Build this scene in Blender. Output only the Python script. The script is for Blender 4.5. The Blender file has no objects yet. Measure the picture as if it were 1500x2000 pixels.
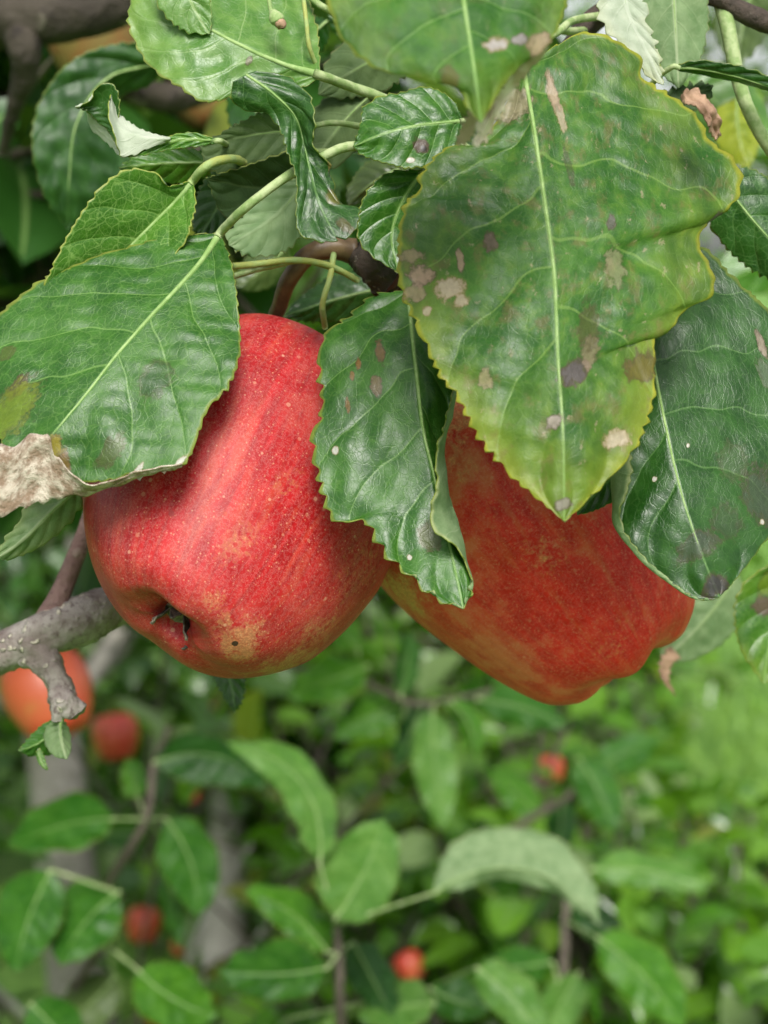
import bpy, math, random
import numpy as np
from mathutils import Vector, Matrix
random.seed(7); rng = np.random.default_rng(7)
R_ = math.radians
sc = bpy.context.scene

# ------------------------------------------------------------------ camera
PITCH = R_(-8.0); CAM = np.array([0.0, 0.0, 1.35]); FP = 3375.0       # focal length in photo pixels (1500 wide)
FW = np.array([0, math.cos(PITCH), math.sin(PITCH)]); UP = np.array([0, -math.sin(PITCH), math.cos(PITCH)]); RT = np.array([1.0, 0, 0])
cd = bpy.data.cameras.new('camera'); cam = bpy.data.objects.new('camera', cd); sc.collection.objects.link(cam)
cam.location = CAM; cam.rotation_euler = (math.pi/2 + PITCH, 0, 0)
cd.sensor_fit = 'HORIZONTAL'; cd.sensor_width = 36; cd.lens = 36*FP/1500; cd.clip_start = 0.02; cd.clip_end = 500
cd.dof.use_dof = True; cd.dof.focus_distance = 0.435; cd.dof.aperture_fstop = 18; cd.dof.aperture_blades = 0
sc.camera = cam
# ------------------------------------------------------------------ sky, sun, exposure
SUN_EL, SUN_AZ = R_(47), R_(176)                                       # compass angle from +Y, clockwise
w = bpy.data.worlds.new('World'); sc.world = w; w.use_nodes = True
wn = w.node_tree.nodes; wl = w.node_tree.links
sky = wn.new('ShaderNodeTexSky'); sky.sky_type = 'NISHITA'; sky.sun_disc = False
sky.sun_elevation = SUN_EL; sky.sun_rotation = SUN_AZ; sky.dust_density = 3.0; sky.air_density = 1.0; sky.ozone_density = 1.0
hs = wn.new('ShaderNodeHueSaturation'); hs.inputs['Saturation'].default_value = 0.15
wl.new(sky.outputs[0], hs.inputs['Color']); wl.new(hs.outputs[0], wn['Background'].inputs[0]); wn['Background'].inputs[1].default_value = 0.06
sl = bpy.data.lights.new('sun', 'SUN'); sl.energy = 1.5; sl.angle = R_(26); sl.color = (1.0, 0.96, 0.9)
so = bpy.data.objects.new('sun', sl); sc.collection.objects.link(so)
sd = Vector((math.sin(SUN_AZ)*math.cos(SUN_EL), math.cos(SUN_AZ)*math.cos(SUN_EL), math.sin(SUN_EL)))
so.rotation_euler = sd.to_track_quat('Z', 'Y').to_euler(); so.location = (0, 0, 6)
sc.view_settings.view_transform = 'Standard'; sc.view_settings.look = 'None'; sc.view_settings.gamma = 1; sc.view_settings.exposure = 1.82
sc.view_settings.use_curve_mapping = False
sc.render.engine = 'CYCLES'; sc.cycles.use_denoising = True; sc.cycles.max_bounces = 6; sc.cycles.caustics_reflective = False; sc.cycles.caustics_refractive = False

# ------------------------------------------------------------------ helpers
def P(px, py, s):
    """a point of the place: photo direction (px,py), s metres in front of the camera"""
    return CAM + s*(FW + RT*((px-750)/FP) + UP*((1000-py)/FP))
def proj(p):
    d = np.asarray(p) - CAM; s = d @ FW
    return np.stack([750 + FP*(d @ RT)/s, 1000 - FP*(d @ UP)/s, s], -1)
ORG = {}
def new_obj(name, me, mat, parent=None, origin=(0, 0, 0), label=None, cat=None, group=None, kind=None):
    o = bpy.data.objects.new(name, me); sc.collection.objects.link(o)
    origin = np.array(origin, float); ORG[o.name] = origin
    if parent is not None:
        o.parent = parent; o.location = origin - ORG[parent.name]
    else: o.location = origin
    if me is not None and mat is not None:
        for m in (mat if isinstance(mat, (list, tuple)) else [mat]):
            if me.materials.find(m.name) < 0: me.materials.append(m)
    return tag(o, label, cat, group, kind)
def tag(o, label=None, cat=None, group=None, kind=None):
    if label: o['label'] = label
    if cat: o['category'] = cat
    if group: o['group'] = group
    if kind: o['kind'] = kind
    return o
def mesh(name, v, f, origin=(0, 0, 0), smooth=True, mats=None):
    me = bpy.data.meshes.new(name)
    v = np.asarray(v, np.float32) - np.asarray(origin, np.float32)
    f = np.asarray(f, np.int32)
    me.vertices.add(len(v)); me.vertices.foreach_set('co', v.ravel())
    me.loops.add(f.size); me.loops.foreach_set('vertex_index', f.ravel())
    me.polygons.add(len(f)); k = f.shape[1]
    me.polygons.foreach_set('loop_start', np.arange(0, f.size, k, dtype=np.int32))
    me.polygons.foreach_set('loop_total', np.full(len(f), k, np.int32))
    if mats is not None: me.polygons.foreach_set('material_index', np.asarray(mats, np.int32))
    me.polygons.foreach_set('use_smooth', np.full(len(f), smooth, bool))
    me.update(calc_edges=True); me.validate()
    return me
def attr(me, name, data, typ='FLOAT'):
    a = me.attributes.new(name, typ, 'POINT'); a.data.foreach_set('value' if typ == 'FLOAT' else 'vector', np.asarray(data, np.float32).ravel())
def spline(pts, n, ends=True):
    """Catmull-Rom through pts, n samples by arc length"""
    p = np.asarray(pts, float)
    if len(p) == 2: return p[0] + (p[1]-p[0])*np.linspace(0, 1, n)[:, None]
    q = np.vstack([2*p[0]-p[1], p, 2*p[-1]-p[-2]]); out = []
    for i in range(1, len(q)-2):
        a, b, c, d = q[i-1], q[i], q[i+1], q[i+2]
        t = np.linspace(0, 1, 24, endpoint=False)[:, None]
        t1 = .5*(c-a); t2 = .5*(d-b)
        m = min(1.0, 2.2*np.linalg.norm(c-b)/(np.linalg.norm(t1)+1e-9)); t1 = t1*m
        m = min(1.0, 2.2*np.linalg.norm(c-b)/(np.linalg.norm(t2)+1e-9)); t2 = t2*m
        out.append((2*t**3-3*t**2+1)*b + (t**3-2*t**2+t)*t1 + (-2*t**3+3*t**2)*c + (t**3-t**2)*t2)
    out.append(q[-2:-1]); c = np.vstack(out)
    L = np.r_[0, np.cumsum(np.linalg.norm(np.diff(c, axis=0), axis=1))]
    s = np.linspace(0, L[-1], n)
    return np.stack([np.interp(s, L, c[:, k]) for k in range(3 if c.shape[1] == 3 else c.shape[1])], 1)
def wob(x, seed, f=1.0):
    """smooth pseudo-noise of points x (n,3), about -1..1"""
    r = np.random.default_rng(seed); o = 0
    for k in range(5):
        d = r.normal(size=3)*f*(1+.6*k); o = o + np.sin(x @ d + r.uniform(0, 6.28))/(1+.35*k)
    return o/2.6
def tube(pts, rad, n=10, seed=0, rough=0.0, rf=300.0, cap=True, samples=None):
    """tube along world points; rad per point (interpolated); rough = relative unevenness"""
    pts = np.asarray(pts, float); m = samples or max(8, len(pts)*6)
    c = spline(pts, m); L = np.linspace(0, 1, m)
    r = np.interp(L, np.linspace(0, 1, len(np.atleast_1d(rad))), np.atleast_1d(rad)) if np.ndim(rad) else np.full(m, rad)
    t = np.gradient(c, axis=0); t /= np.linalg.norm(t, axis=1)[:, None]+1e-12
    a = np.array([0.3, 0.2, 0.93]); a = a - t[0]*(a @ t[0]); a /= np.linalg.norm(a); A = []
    for i in range(m):
        a = a - t[i]*(a @ t[i]); a /= np.linalg.norm(a); A.append(a)
    A = np.array(A); B = np.cross(t, A); th = np.linspace(0, 2*np.pi, n, endpoint=False)
    D = A[:, None]*np.cos(th)[None, :, None] + B[:, None]*np.sin(th)[None, :, None]
    V = c[:, None] + D*r[:, None, None]
    if rough:
        k = wob(V.reshape(-1, 3), seed, rf).reshape(m, n) + .5*wob(V.reshape(-1, 3), seed+1, rf*2.7).reshape(m, n)
        V = V + D*(r[:, None]*rough*k)[..., None]
    V = V.reshape(-1, 3); i, j = np.meshgrid(np.arange(m-1), np.arange(n), indexing='ij'); j2 = (j+1) % n
    F = np.stack([i*n+j, (i+1)*n+j, (i+1)*n+j2, i*n+j2], -1).reshape(-1, 4)[:, ::-1]
    if cap:
        V = np.vstack([V, c[0]-t[0]*r[0]*.3, c[-1]+t[-1]*r[-1]*.5]); a0, a1 = m*n, m*n+1
        k = np.arange(n); k2 = (k+1) % n
        F = np.vstack([F, np.stack([np.full(n, a0), k, k2, k2], 1)[:, [0, 1, 2, 2]], np.stack([np.full(n, a1), (m-1)*n+k2, (m-1)*n+k, (m-1)*n+k], 1)])
    return V, F
def quads_to_mesh(name, V, F, origin, mats=None):
    """F quads where the last two indices may coincide (triangles)"""
    me = bpy.data.meshes.new(name); V = np.asarray(V) - np.asarray(origin)
    fl = [tuple(dict.fromkeys(map(int, f))) for f in F]
    me.from_pydata([tuple(v) for v in V], [], fl)
    me.polygons.foreach_set('use_smooth', np.ones(len(fl), bool))
    if mats is not None: me.polygons.foreach_set('material_index', np.asarray(mats, np.int32))
    me.update(); return me
def join(parts):
    V, F, k = [], [], 0
    for v, f in parts: V.append(v); F.append(np.asarray(f)+k); k += len(v)
    return np.vstack(V), np.vstack(F)

# ------------------------------------------------------------------ materials
class NT:
    def __init__(s, name):
        s.m = bpy.data.materials.new(name); s.m.use_nodes = True; s.t = s.m.node_tree; s.n = s.t.nodes
        s.b = s.n['Principled BSDF']; s.o = s.n['Material Output']
    def put(s, sock, v):
        if isinstance(v, bpy.types.NodeSocket): s.t.links.new(v, sock)
        elif isinstance(v, (tuple, list)) and sock.type == 'RGBA' and len(v) == 3: sock.default_value = (*v, 1)
        else: sock.default_value = v
    def M(s, op, a, b=None, c=None, clamp=False):
        n = s.n.new('ShaderNodeMath'); n.operation = op; n.use_clamp = clamp
        for i, v in enumerate((a, b, c)):
            if v is not None: s.put(n.inputs[i], v)
        return n.outputs[0]
    def V(s, op, a, b=None, scale=None):
        n = s.n.new('ShaderNodeVectorMath'); n.operation = op; s.put(n.inputs[0], a)
        if b is not None: s.put(n.inputs[1], b)
        if scale is not None: s.put(n.inputs['Scale'], scale)
        return n.outputs['Value'] if op in ('LENGTH', 'DISTANCE', 'DOT_PRODUCT') else n.outputs[0]
    def mix(s, f, a, b, mode='MIX'):
        n = s.n.new('ShaderNodeMix'); n.data_type = 'RGBA'; n.blend_type = mode; n.clamp_factor = True
        s.put(n.inputs[0], f); s.put(n.inputs[6], a); s.put(n.inputs[7], b); return n.outputs[2]
    def ss(s, x, lo, hi, a=0.0, b=1.0):
        n = s.n.new('ShaderNodeMapRange'); n.interpolation_type = 'SMOOTHSTEP'; s.put(n.inputs[0], x)
        for i, v in enumerate((lo, hi, a, b)): s.put(n.inputs[i+1], v)
        return n.outputs[0]
    def noise(s, vec, scale, detail=3, rough=.55, out=0, dist=0.0):
        n = s.n.new('ShaderNodeTexNoise'); s.put(n.inputs['Vector'], vec); s.put(n.inputs['Scale'], scale)
        n.inputs['Detail'].default_value = detail; n.inputs['Roughness'].default_value = rough; n.inputs['Distortion'].default_value = dist; return n.outputs[out]
    def voro(s, vec, scale, feat='F1', out='Distance', rand=1.0):
        n = s.n.new('ShaderNodeTexVoronoi'); n.feature = feat; s.put(n.inputs['Vector'], vec); s.put(n.inputs['Scale'], scale); n.inputs['Randomness'].default_value = rand; return n.outputs[out]
    def att(s, name, out='Fac'):
        n = s.n.new('ShaderNodeAttribute'); n.attribute_name = name; return n.outputs[out]
    def objc(s): return s.n.new('ShaderNodeTexCoord').outputs['Object']
    def bump(s, h, strength, dist):
        n = s.n.new('ShaderNodeBump'); s.put(n.inputs['Height'], h); s.put(n.inputs['Strength'], strength); s.put(n.inputs['Distance'], dist); return n.outputs[0]
    def sep(s, v):
        n = s.n.new('ShaderNodeSeparateXYZ'); s.put(n.inputs[0], v); return n.outputs
    def comb(s, x, y, z):
        n = s.n.new('ShaderNodeCombineXYZ'); s.put(n.inputs[0], x); s.put(n.inputs[1], y); s.put(n.inputs[2], z); return n.outputs[0]

NV = 6.0; VK = 0.24        # side veins per leaf half, how far they run towards the tip
def leaf_mat(name, dark, light, vein, edge, spots=(), yellow=0.0, yellow_col=(.30, .28, .03), net=0.35, under=False, rough=.33, sheen=.5, pucker=1.0, brown=0.0, transl=.32, edge_w=.985, vein_s=.85):
    """one side of a leaf. spots: ((mx,my) in mm leaf coordinates, rx, ry, colour, strength)"""
    t = NT(name); u = t.att('lu'); v = t.att('lv'); mm = t.att('lm', 'Vector')
    av = t.M('ABSOLUTE', v); sg = t.M('SIGN', v)
    big = t.noise(mm, .055, 3); mid = t.noise(mm, .22, 4); fine = t.noise(mm, 1.3, 3)
    tau = t.M('SUBTRACT', u, t.M('MULTIPLY', t.M('POWER', av, 1.15), VK)); tau = t.M('ADD', tau, t.M('MULTIPLY', sg, .03))
    tau = t.M('MULTIPLY', tau, NV); tau = t.M('ADD', tau, t.M('MULTIPLY', t.M('SUBTRACT', t.noise(mm, .07, 1), .5), .5))
    d = t.M('ABSOLUTE', t.M('SUBTRACT', t.M('FRACT', tau), .5)); fade = t.ss(tau, NV*.66, NV*.76, 1, 0)
    wv = t.M('MULTIPLY_ADD', av, -.020, .030)
    sec = t.M('MULTIPLY', fade, t.ss(d, t.M('MULTIPLY', wv, .35), wv, 1, 0)); secw = t.M('MULTIPLY', fade, t.ss(d, 0.0, .13, 1, 0))
    my = t.M('ABSOLUTE', t.sep(mm)[1]); mw = t.M('MULTIPLY_ADD', u, -.65, .95)
    mr = t.ss(my, t.M('MULTIPLY', mw, .5), mw, 1, 0)
    nt = 0.0
    if net > .1:
        wm = t.V('ADD', mm, t.V('SCALE', t.noise(mm, .5, 1, out=1), scale=.8))
        e1 = t.voro(wm, .38, 'DISTANCE_TO_EDGE'); e2 = t.voro(wm, .95, 'DISTANCE_TO_EDGE')
        n1 = t.ss(e1, .01, .06, 1, 0); n2 = t.ss(e2, .015, .075, 1, 0)
        nt = t.M('ADD', t.M('MULTIPLY', n1, .65), t.M('MULTIPLY', n2, .45), clamp=True)
    col = t.mix(t.ss(t.M('ADD', t.M('MULTIPLY', big, .55), t.M('MULTIPLY', mid, .5)), .40, .66), dark, light)
    col = t.mix(t.M('MULTIPLY', t.ss(fine, .42, .66), .3), col, t.mix(.3, dark, col))
    if yellow:
        ym = t.M('ADD', t.M('MULTIPLY', t.M('MULTIPLY', t.ss(av, .5, 1.0), .75), t.M('MULTIPLY_ADD', u, .85, .15)), t.M('MULTIPLY', t.ss(u, .6, 1.0), .5))
        ym = t.M('MULTIPLY', t.M('ADD', ym, t.M('MULTIPLY', t.ss(mid, .5, .72), .2)), t.ss(big, .30, .55))
        col = t.mix(t.M('MULTIPLY', ym, yellow, clamp=True), col, yellow_col)
    if brown:
        bm = t.M('MULTIPLY', t.ss(t.noise(t.V('ADD', mm, (31, 7, 0)), .16, 5, .65), .52, .66), brown)
        col = t.mix(bm, col, (.16, .10, .045))
        bl = t.M('MULTIPLY', t.ss(t.noise(t.V('ADD', mm, (11, 57, 0)), .30, 4, .7), .62, .69), brown)
        col = t.mix(bl, col, (.42, .31, .22))
    col = t.mix(t.M('MULTIPLY', nt, net), col, vein)
    col = t.mix(t.M('MULTIPLY', t.M('MAXIMUM', t.M('MULTIPLY', sec, .55), t.M('MULTIPLY', mr, .85)), vein_s), col, vein)
    em = t.ss(t.M('ADD', av, t.M('MULTIPLY', t.M('SUBTRACT', mid, .5), .035)), edge_w-.022, edge_w+.008)
    col = t.mix(t.M('MULTIPLY', em, .6), col, edge)
    sn = t.M('MULTIPLY', t.M('SUBTRACT', t.noise(mm, .45, 4, .65), .5), 2.0) if spots else None; sn2 = t.noise(mm, .9, 1) if spots else None
    for (cx, cy), rx, ry, sc_, st in spots:
        q = t.V('MULTIPLY', t.V('SUBTRACT', mm, (cx, cy, 0)), (1/rx, 1/ry, 0)); q = t.V('LENGTH', q)
        q = t.M('ADD', q, sn)
        k = t.ss(q, .88, 1.03, st, 0); rim = t.M('MULTIPLY', t.ss(q, .6, .9), t.ss(q, 1.0, 1.22, st*.6, 0))
        inner = t.mix(sn2, sc_, tuple(c*.55 for c in sc_))
        col = t.mix(k, col, inner); col = t.mix(rim, col, (.06, .045, .02) if sum(sc_) < 1 else (.2, .15, .06))
    t.put(t.b.inputs['Base Color'], col)
    s = -1.0 if not under else 1.0
    h = t.M('MULTIPLY', t.M('MAXIMUM', t.M('MULTIPLY', secw, secw), t.M('MULTIPLY', mr, .5)), .38*s)
    h = t.M('ADD', h, t.M('MULTIPLY', nt, .14*s)); h = t.M('ADD', h, t.M('MULTIPLY', t.noise(mm, .26, 1), .75*pucker)); h = t.M('ADD', h, t.M('MULTIPLY', fine, .03*pucker))
    nb = t.bump(h, .30, .0010); t.put(t.b.inputs['Normal'], nb)
    t.put(t.b.inputs['Roughness'], t.M('MULTIPLY_ADD', big, .40, rough-.20)); t.b.inputs['Specular IOR Level'].default_value = sheen
    tr = t.n.new('ShaderNodeBsdfTranslucent'); t.put(tr.inputs['Color'], t.mix(.5, t.mix(1.0, col, (1.5, 1.7, .7), 'MULTIPLY'), (.20, .36, .03))); t.put(tr.inputs['Normal'], nb)
    mx = t.n.new('ShaderNodeMixShader'); mx.inputs[0].default_value = transl
    t.t.links.new(t.b.outputs[0], mx.inputs[1]); t.t.links.new(tr.outputs[0], mx.inputs[2]); t.t.links.new(mx.outputs[0], t.o.inputs[0])
    return t.m
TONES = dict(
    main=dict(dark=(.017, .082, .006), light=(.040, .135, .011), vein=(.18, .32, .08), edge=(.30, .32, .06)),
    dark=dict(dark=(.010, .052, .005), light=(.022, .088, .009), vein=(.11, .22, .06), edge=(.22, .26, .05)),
    bright=dict(dark=(.032, .120, .006), light=(.066, .19, .011), vein=(.22, .36, .09), edge=(.34, .34, .05)),
    pale=dict(dark=(.060, .165, .022), light=(.115, .235, .045), vein=(.27, .38, .15), edge=(.33, .33, .09)),
    olive=dict(dark=(.050, .085, .022), light=(.085, .13, .035), vein=(.15, .20, .07), edge=(.20, .22, .06)),
    grey=dict(dark=(.07, .085, .04), light=(.115, .125, .065), vein=(.19, .20, .11), edge=(.12, .10, .05)),
    blight=dict(dark=(.017, .080, .007), light=(.048, .142, .014), vein=(.17, .28, .06), edge=(.38, .36, .035)),
    yellow=dict(dark=(.16, .22, .012), light=(.26, .30, .02), vein=(.32, .36, .08), edge=(.36, .30, .03)),
)
UNDER = dict(
    pale=dict(dark=(.12, .205, .08), light=(.22, .31, .15), vein=(.33, .40, .23), edge=(.34, .36, .16)),
    white=dict(dark=(.36, .42, .31), light=(.48, .52, .42), vein=(.50, .54, .44), edge=(.45, .48, .30)),
    olive=dict(dark=(.060, .105, .034), light=(.10, .155, .055), vein=(.15, .21, .09), edge=(.26, .25, .12)),
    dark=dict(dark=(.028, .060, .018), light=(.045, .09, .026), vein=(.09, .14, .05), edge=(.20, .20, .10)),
)
_mc = {}
def tops(tone, spots=(), **k):
    key = (tone, tuple(spots), tuple(sorted(k.items())))
    if key not in _mc: _mc[key] = leaf_mat('leaf_top_'+tone, spots=spots, **TONES[tone], **k)
    return _mc[key]
def unders(tone, **k):
    key = ('u', tone, tuple(sorted(k.items())))
    if key not in _mc: _mc[key] = leaf_mat('leaf_underside_'+tone, under=True, net=k.pop('net', .18), rough=.62, sheen=.3, pucker=.6, transl=k.pop('transl', .32), **UNDER[tone], **k)
    return _mc[key]

def plain(name, col, col2, scale, rough=.6, bump=0.0, bdist=.001, spec=.4, lo=.4, hi=.62):
    t = NT(name); c = t.objc(); n = t.noise(c, scale, 5, .6)
    t.put(t.b.inputs['Base Color'], t.mix(t.ss(n, lo, hi), col, col2)); t.b.inputs['Roughness'].default_value = rough; t.b.inputs['Specular IOR Level'].default_value = spec
    if bump: t.put(t.b.inputs['Normal'], t.bump(t.noise(c, scale*2.2, 5, .65), bump, bdist))
    return t.m
def bark(name, c1, c2, c3, lichen=.5, scale=1.0, lich=(.42, .39, .30)):
    t = NT(name); c = t.objc(); n = t.noise(c, 55*scale, 6, .65); n2 = t.noise(c, 210*scale, 5, .65)
    col = t.mix(t.ss(n, .38, .62), c1, c2); col = t.mix(t.ss(n2, .52, .68), col, c3)
    wc = t.V('ADD', c, t.V('SCALE', t.noise(c, 200*scale, 2, out=1), scale=.006/scale))
    vd = t.voro(wc, 170*scale); vc = t.sep(t.voro(wc, 170*scale, out='Color'))
    pat = t.M('MULTIPLY', t.ss(t.noise(t.V('ADD', c, (3, 1, 2)), 42*scale, 3), .44, .58), t.ss(vc[0], .45, .5))
    lm = t.M('MULTIPLY', t.M('MULTIPLY', t.ss(vd, .26, .40, 1, 0), pat), lichen)
    col = t.mix(lm, col, t.mix(vc[1], lich, tuple(.75*x for x in lich)))
    dk = t.ss(t.voro(wc, 120*scale), .0, .16, 1, 0); col = t.mix(t.M('MULTIPLY', dk, .6), col, tuple(.35*x for x in c1))
    t.put(t.b.inputs['Base Color'], col); t.b.inputs['Roughness'].default_value = .75; t.b.inputs['Specular IOR Level'].default_value = .3
    h = t.M('ADD', t.M('MULTIPLY', n2, .7), t.M('MULTIPLY', lm, .9)); h = t.M('ADD', h, n)
    t.put(t.b.inputs['Normal'], t.bump(h, .9, .0030/scale)); return t.m
M_stalk = plain('petiole_green', (.17, .25, .085), (.30, .36, .18), 240, .65, .6, .0006, .25)
M_stalk_y = plain('petiole_yellow', (.25, .28, .075), (.22, .30, .11), 200, .62, .6, .0006, .25)
M_rib = plain('midrib_pale', (.16, .26, .075), (.24, .34, .13), 260, .6, .4, .0004, .25)
M_stem = plain('apple_stem_brown', (.075, .046, .022), (.14, .090, .042), 120, .45, .5, .0006)
M_twig = bark('spur_bark', (.034, .025, .019), (.062, .045, .034), (.022, .017, .013), .6, 2.2, (.40, .36, .30))
M_grey = bark('lichen_bark', (.165, .135, .12), (.27, .245, .22), (.11, .085, .075), .95, 1.9, (.55, .51, .40))
M_purple = bark('young_bark', (.13, .075, .065), (.20, .125, .11), (.095, .055, .05), .35, 1.5)
M_dkbark = bark('bark_shade_tint', (.022, .017, .012), (.042, .034, .024), (.015, .011, .008), .25, .5)  # bark colour lowered to carry the shade at upper left
M_bgtwig = bark('far_twig_bark', (.065, .052, .040), (.10, .082, .064), (.045, .036, .028), .2, 1.0)
M_trunkA = bark('trunk_bark_brown', (.23, .215, .185), (.31, .29, .255), (.17, .155, .13), .3, .25)
M_trunk = bark('trunk_bark', (.34, .325, .285), (.47, .455, .41), (.26, .24, .205), .3, .25)
def drymat():
    t = NT('dried_leaf'); c = t.att('lm', 'Vector'); n = t.noise(c, .22, 6, .65); n2 = t.noise(c, .9, 5, .7)
    col = t.mix(t.ss(n, .38, .62), (.22, .155, .105), (.50, .44, .36)); col = t.mix(t.ss(n2, .58, .70), col, (.13, .085, .05))
    t.put(t.b.inputs['Base Color'], col); t.b.inputs['Roughness'].default_value = .8; t.b.inputs['Specular IOR Level'].default_value = .2
    t.put(t.b.inputs['Normal'], t.bump(t.M('ADD', n2, n), .9, .0012)); return t.m
M_dry = drymat()
M_drybrown = plain('dried_brown', (.15, .085, .05), (.30, .19, .12), 130, .7, .7, .001)
M_cream = plain('dried_cream', (.55, .50, .38), (.34, .27, .17), 150, .75, .6, .001)

# ------------------------------------------------------------------ leaves
def loft(rails, s0, nu=90, nv=40, teeth=30, tooth=.9, pillow=.5, rough=.6, seed=1, cup=0.0, wave=0.0, bend=None):
    """surface through rails [(v, [(px,py,dz_mm)...])]; returns grid of world points (nu,nv,3) and v values"""
    vs = [r[0] for r in rails]; W = []
    for v, pts in rails:
        q = np.array([(a[0], a[1], (a[2] if len(a) > 2 else 0)*7.5) for a in pts], float)
        q = spline(q, nu); W.append(np.array([P(x, y, s0 + z/7500) for x, y, z in q]))
    W = np.array(W)                                                  # rails, nu, 3
    x = np.linspace(vs[0], vs[-1], nv); j0 = int(np.argmin(abs(x))); x[j0] = 0 if vs[0] < 0 < vs[-1] else x[j0]
    G = np.empty((nu, nv, 3))
    for k in range(nv):
        i = min(max(np.searchsorted(vs, x[k])-1, 0), len(vs)-2); f = (x[k]-vs[i])/(vs[i+1]-vs[i])
        if len(vs) > 3 and vs[i] != 0 and vs[i+1] != 0 or len(vs) > 3:
            a = W[i-1] if i > 0 and vs[i] != 0 else 2*W[i]-W[i+1]; d = W[i+2] if i+2 < len(vs) and vs[i+1] != 0 else 2*W[i+1]-W[i]
            b, c = W[i], W[i+1]
            G[:, k] = .5*((2*b)+(c-a)*f+(2*a-5*b+4*c-d)*f*f+(-a+3*b-3*c+d)*f**3)
        else: G[:, k] = W[i]*(1-f)+W[i+1]*f
    u = np.linspace(0, 1, nu)
    def nrm(G):
        du = np.gradient(G, axis=0); dv = np.gradient(G, axis=1); n = np.cross(du, dv); l = np.linalg.norm(n, axis=2, keepdims=True)
        n = n/np.maximum(l, 1e-12); n[0] = n[2]; n[1] = n[2]; n[-1] = n[-3]; n[-2] = n[-3]; return n
    # teeth on both margins
    if tooth:
        r = np.random.default_rng(seed)
        for e, nb in ((0, 2), (nv-1, nv-3)):
            ph = np.cumsum(np.abs(1+.35*np.repeat(r.normal(size=nu//6+1), 6)[:nu])); ph = ph/ph[-1]*teeth*.62; saw = (ph % 1.0)
            sh = np.where(saw < .75, saw/.75, (1-saw)/.25) - .45
            env = np.clip(np.minimum(u/.06, (1-u)/.04), 0, 1)*np.interp(np.arange(nu), np.arange(0, nu+9, 9), .35+1.0*r.random(len(np.arange(0, nu+9, 9))))
            d = G[:, e]-G[:, nb]; d /= np.linalg.norm(d, axis=1)[:, None]+1e-9
            off = d*(sh*env*tooth*.0017)[:, None]
            G[:, e] += off; k1 = e+1 if e == 0 else e-1; G[:, k1] += off*.45
    n = nrm(G); U, X = np.meshgrid(u, x, indexing='ij'); A = np.abs(X)/max(abs(x[0]), abs(x[-1]))
    base = G.copy()
    tau = (U - VK*A**1.15 + .03*np.sign(X))*NV
    env = np.clip(U/.08, 0, 1)*np.clip((1-U)/.08, 0, 1)
    h = .9*pillow*(np.abs(np.sin(np.pi*(tau-.5)))-.6)*4*A*(1.05-A)*env
    q = (G.reshape(-1, 3)-G[0, 0])*1000
    h = h + rough*(wob(q, seed+5, .10)+.55*wob(q, seed+6, .24)).reshape(nu, nv)*np.clip(A*3, .25, 1)*env
    h = h + cup*4*A*(1-A)*env + wave*np.sin(U*21+seed+2.2*np.sign(X))*A**2*env
    G = G + n*(h*.001)[..., None]
    return G, x, base
def leaf_mesh(G, x, face, thick=.00032, name='leaf'):
    """closed blade: upper skin (material 0), underside (material 1). face = 'top' if the upper skin looks at the camera"""
    nu, nv = G.shape[:2]
    du = np.gradient(G, axis=0); dv = np.gradient(G, axis=1); n = np.cross(du, dv); n /= np.maximum(np.linalg.norm(n, axis=2, keepdims=True), 1e-12)
    n[0] = n[2]; n[1] = n[2]; n[-1] = n[-3]; n[-2] = n[-3]
    c = G[nu//3:2*nu//3, nv//3:2*nv//3].reshape(-1, 3).mean(0); nn = n[nu//3:2*nu//3, nv//3:2*nv//3].reshape(-1, 3).sum(0)
    facing = nn @ (CAM-c) > 0
    flip = facing != (face == 'top')
    if flip: n = -n
    B = G - n*thick; V = np.vstack([G.reshape(-1, 3), B.reshape(-1, 3)]); N = nu*nv
    i, j = np.meshgrid(np.arange(nu-1), np.arange(nv-1), indexing='ij'); a = (i*nv+j).ravel()
    top = np.stack([a, a+nv, a+nv+1, a+1], 1)
    if flip: top = top[:, ::-1]
    bot = top[:, ::-1]+N
    rim = []
    loop = list(range(0, nv)) + [k*nv+nv-1 for k in range(1, nu)] + [(nu-1)*nv+k for k in range(nv-2, -1, -1)] + [k*nv for k in range(nu-2, 0, -1)]
    l = np.array(loop); l2 = np.roll(l, -1); rim = np.stack([l, l2, l2+N, l+N], 1)
    if flip: rim = rim[:, ::-1]
    F = np.vstack([top, bot, rim]); mats = np.r_[np.zeros(len(top)), np.ones(len(bot)), np.zeros(len(rim))]
    m0 = int(np.argmin(np.abs(x))) if x[0] < 0 < x[-1] else nv//2
    L = np.r_[0, np.cumsum(np.linalg.norm(np.diff(G[:, m0], axis=0), axis=1))]*1000
    acc = np.concatenate([np.zeros((nu, 1)), np.cumsum(np.linalg.norm(np.diff(G, axis=1), axis=2), axis=1)], 1)*1000
    dist = acc - acc[:, m0:m0+1]
    lm = np.stack([np.repeat(L[:, None], nv, 1), dist, np.zeros((nu, nv))], -1)
    U = np.repeat(np.linspace(0, 1, nu)[:, None], nv, 1); X = np.repeat(x[None], nu, 0)/max(abs(x[0]), abs(x[-1]))
    o = G[0, m0].copy()
    me = mesh(name, V, F, o, mats=mats)
    attr(me, 'lu', np.r_[U.ravel(), U.ravel()]); attr(me, 'lv', np.r_[X.ravel(), X.ravel()])
    return me, o, lm, (np.r_[lm.reshape(-1, 3), lm.reshape(-1, 3)]), m0, n
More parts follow.
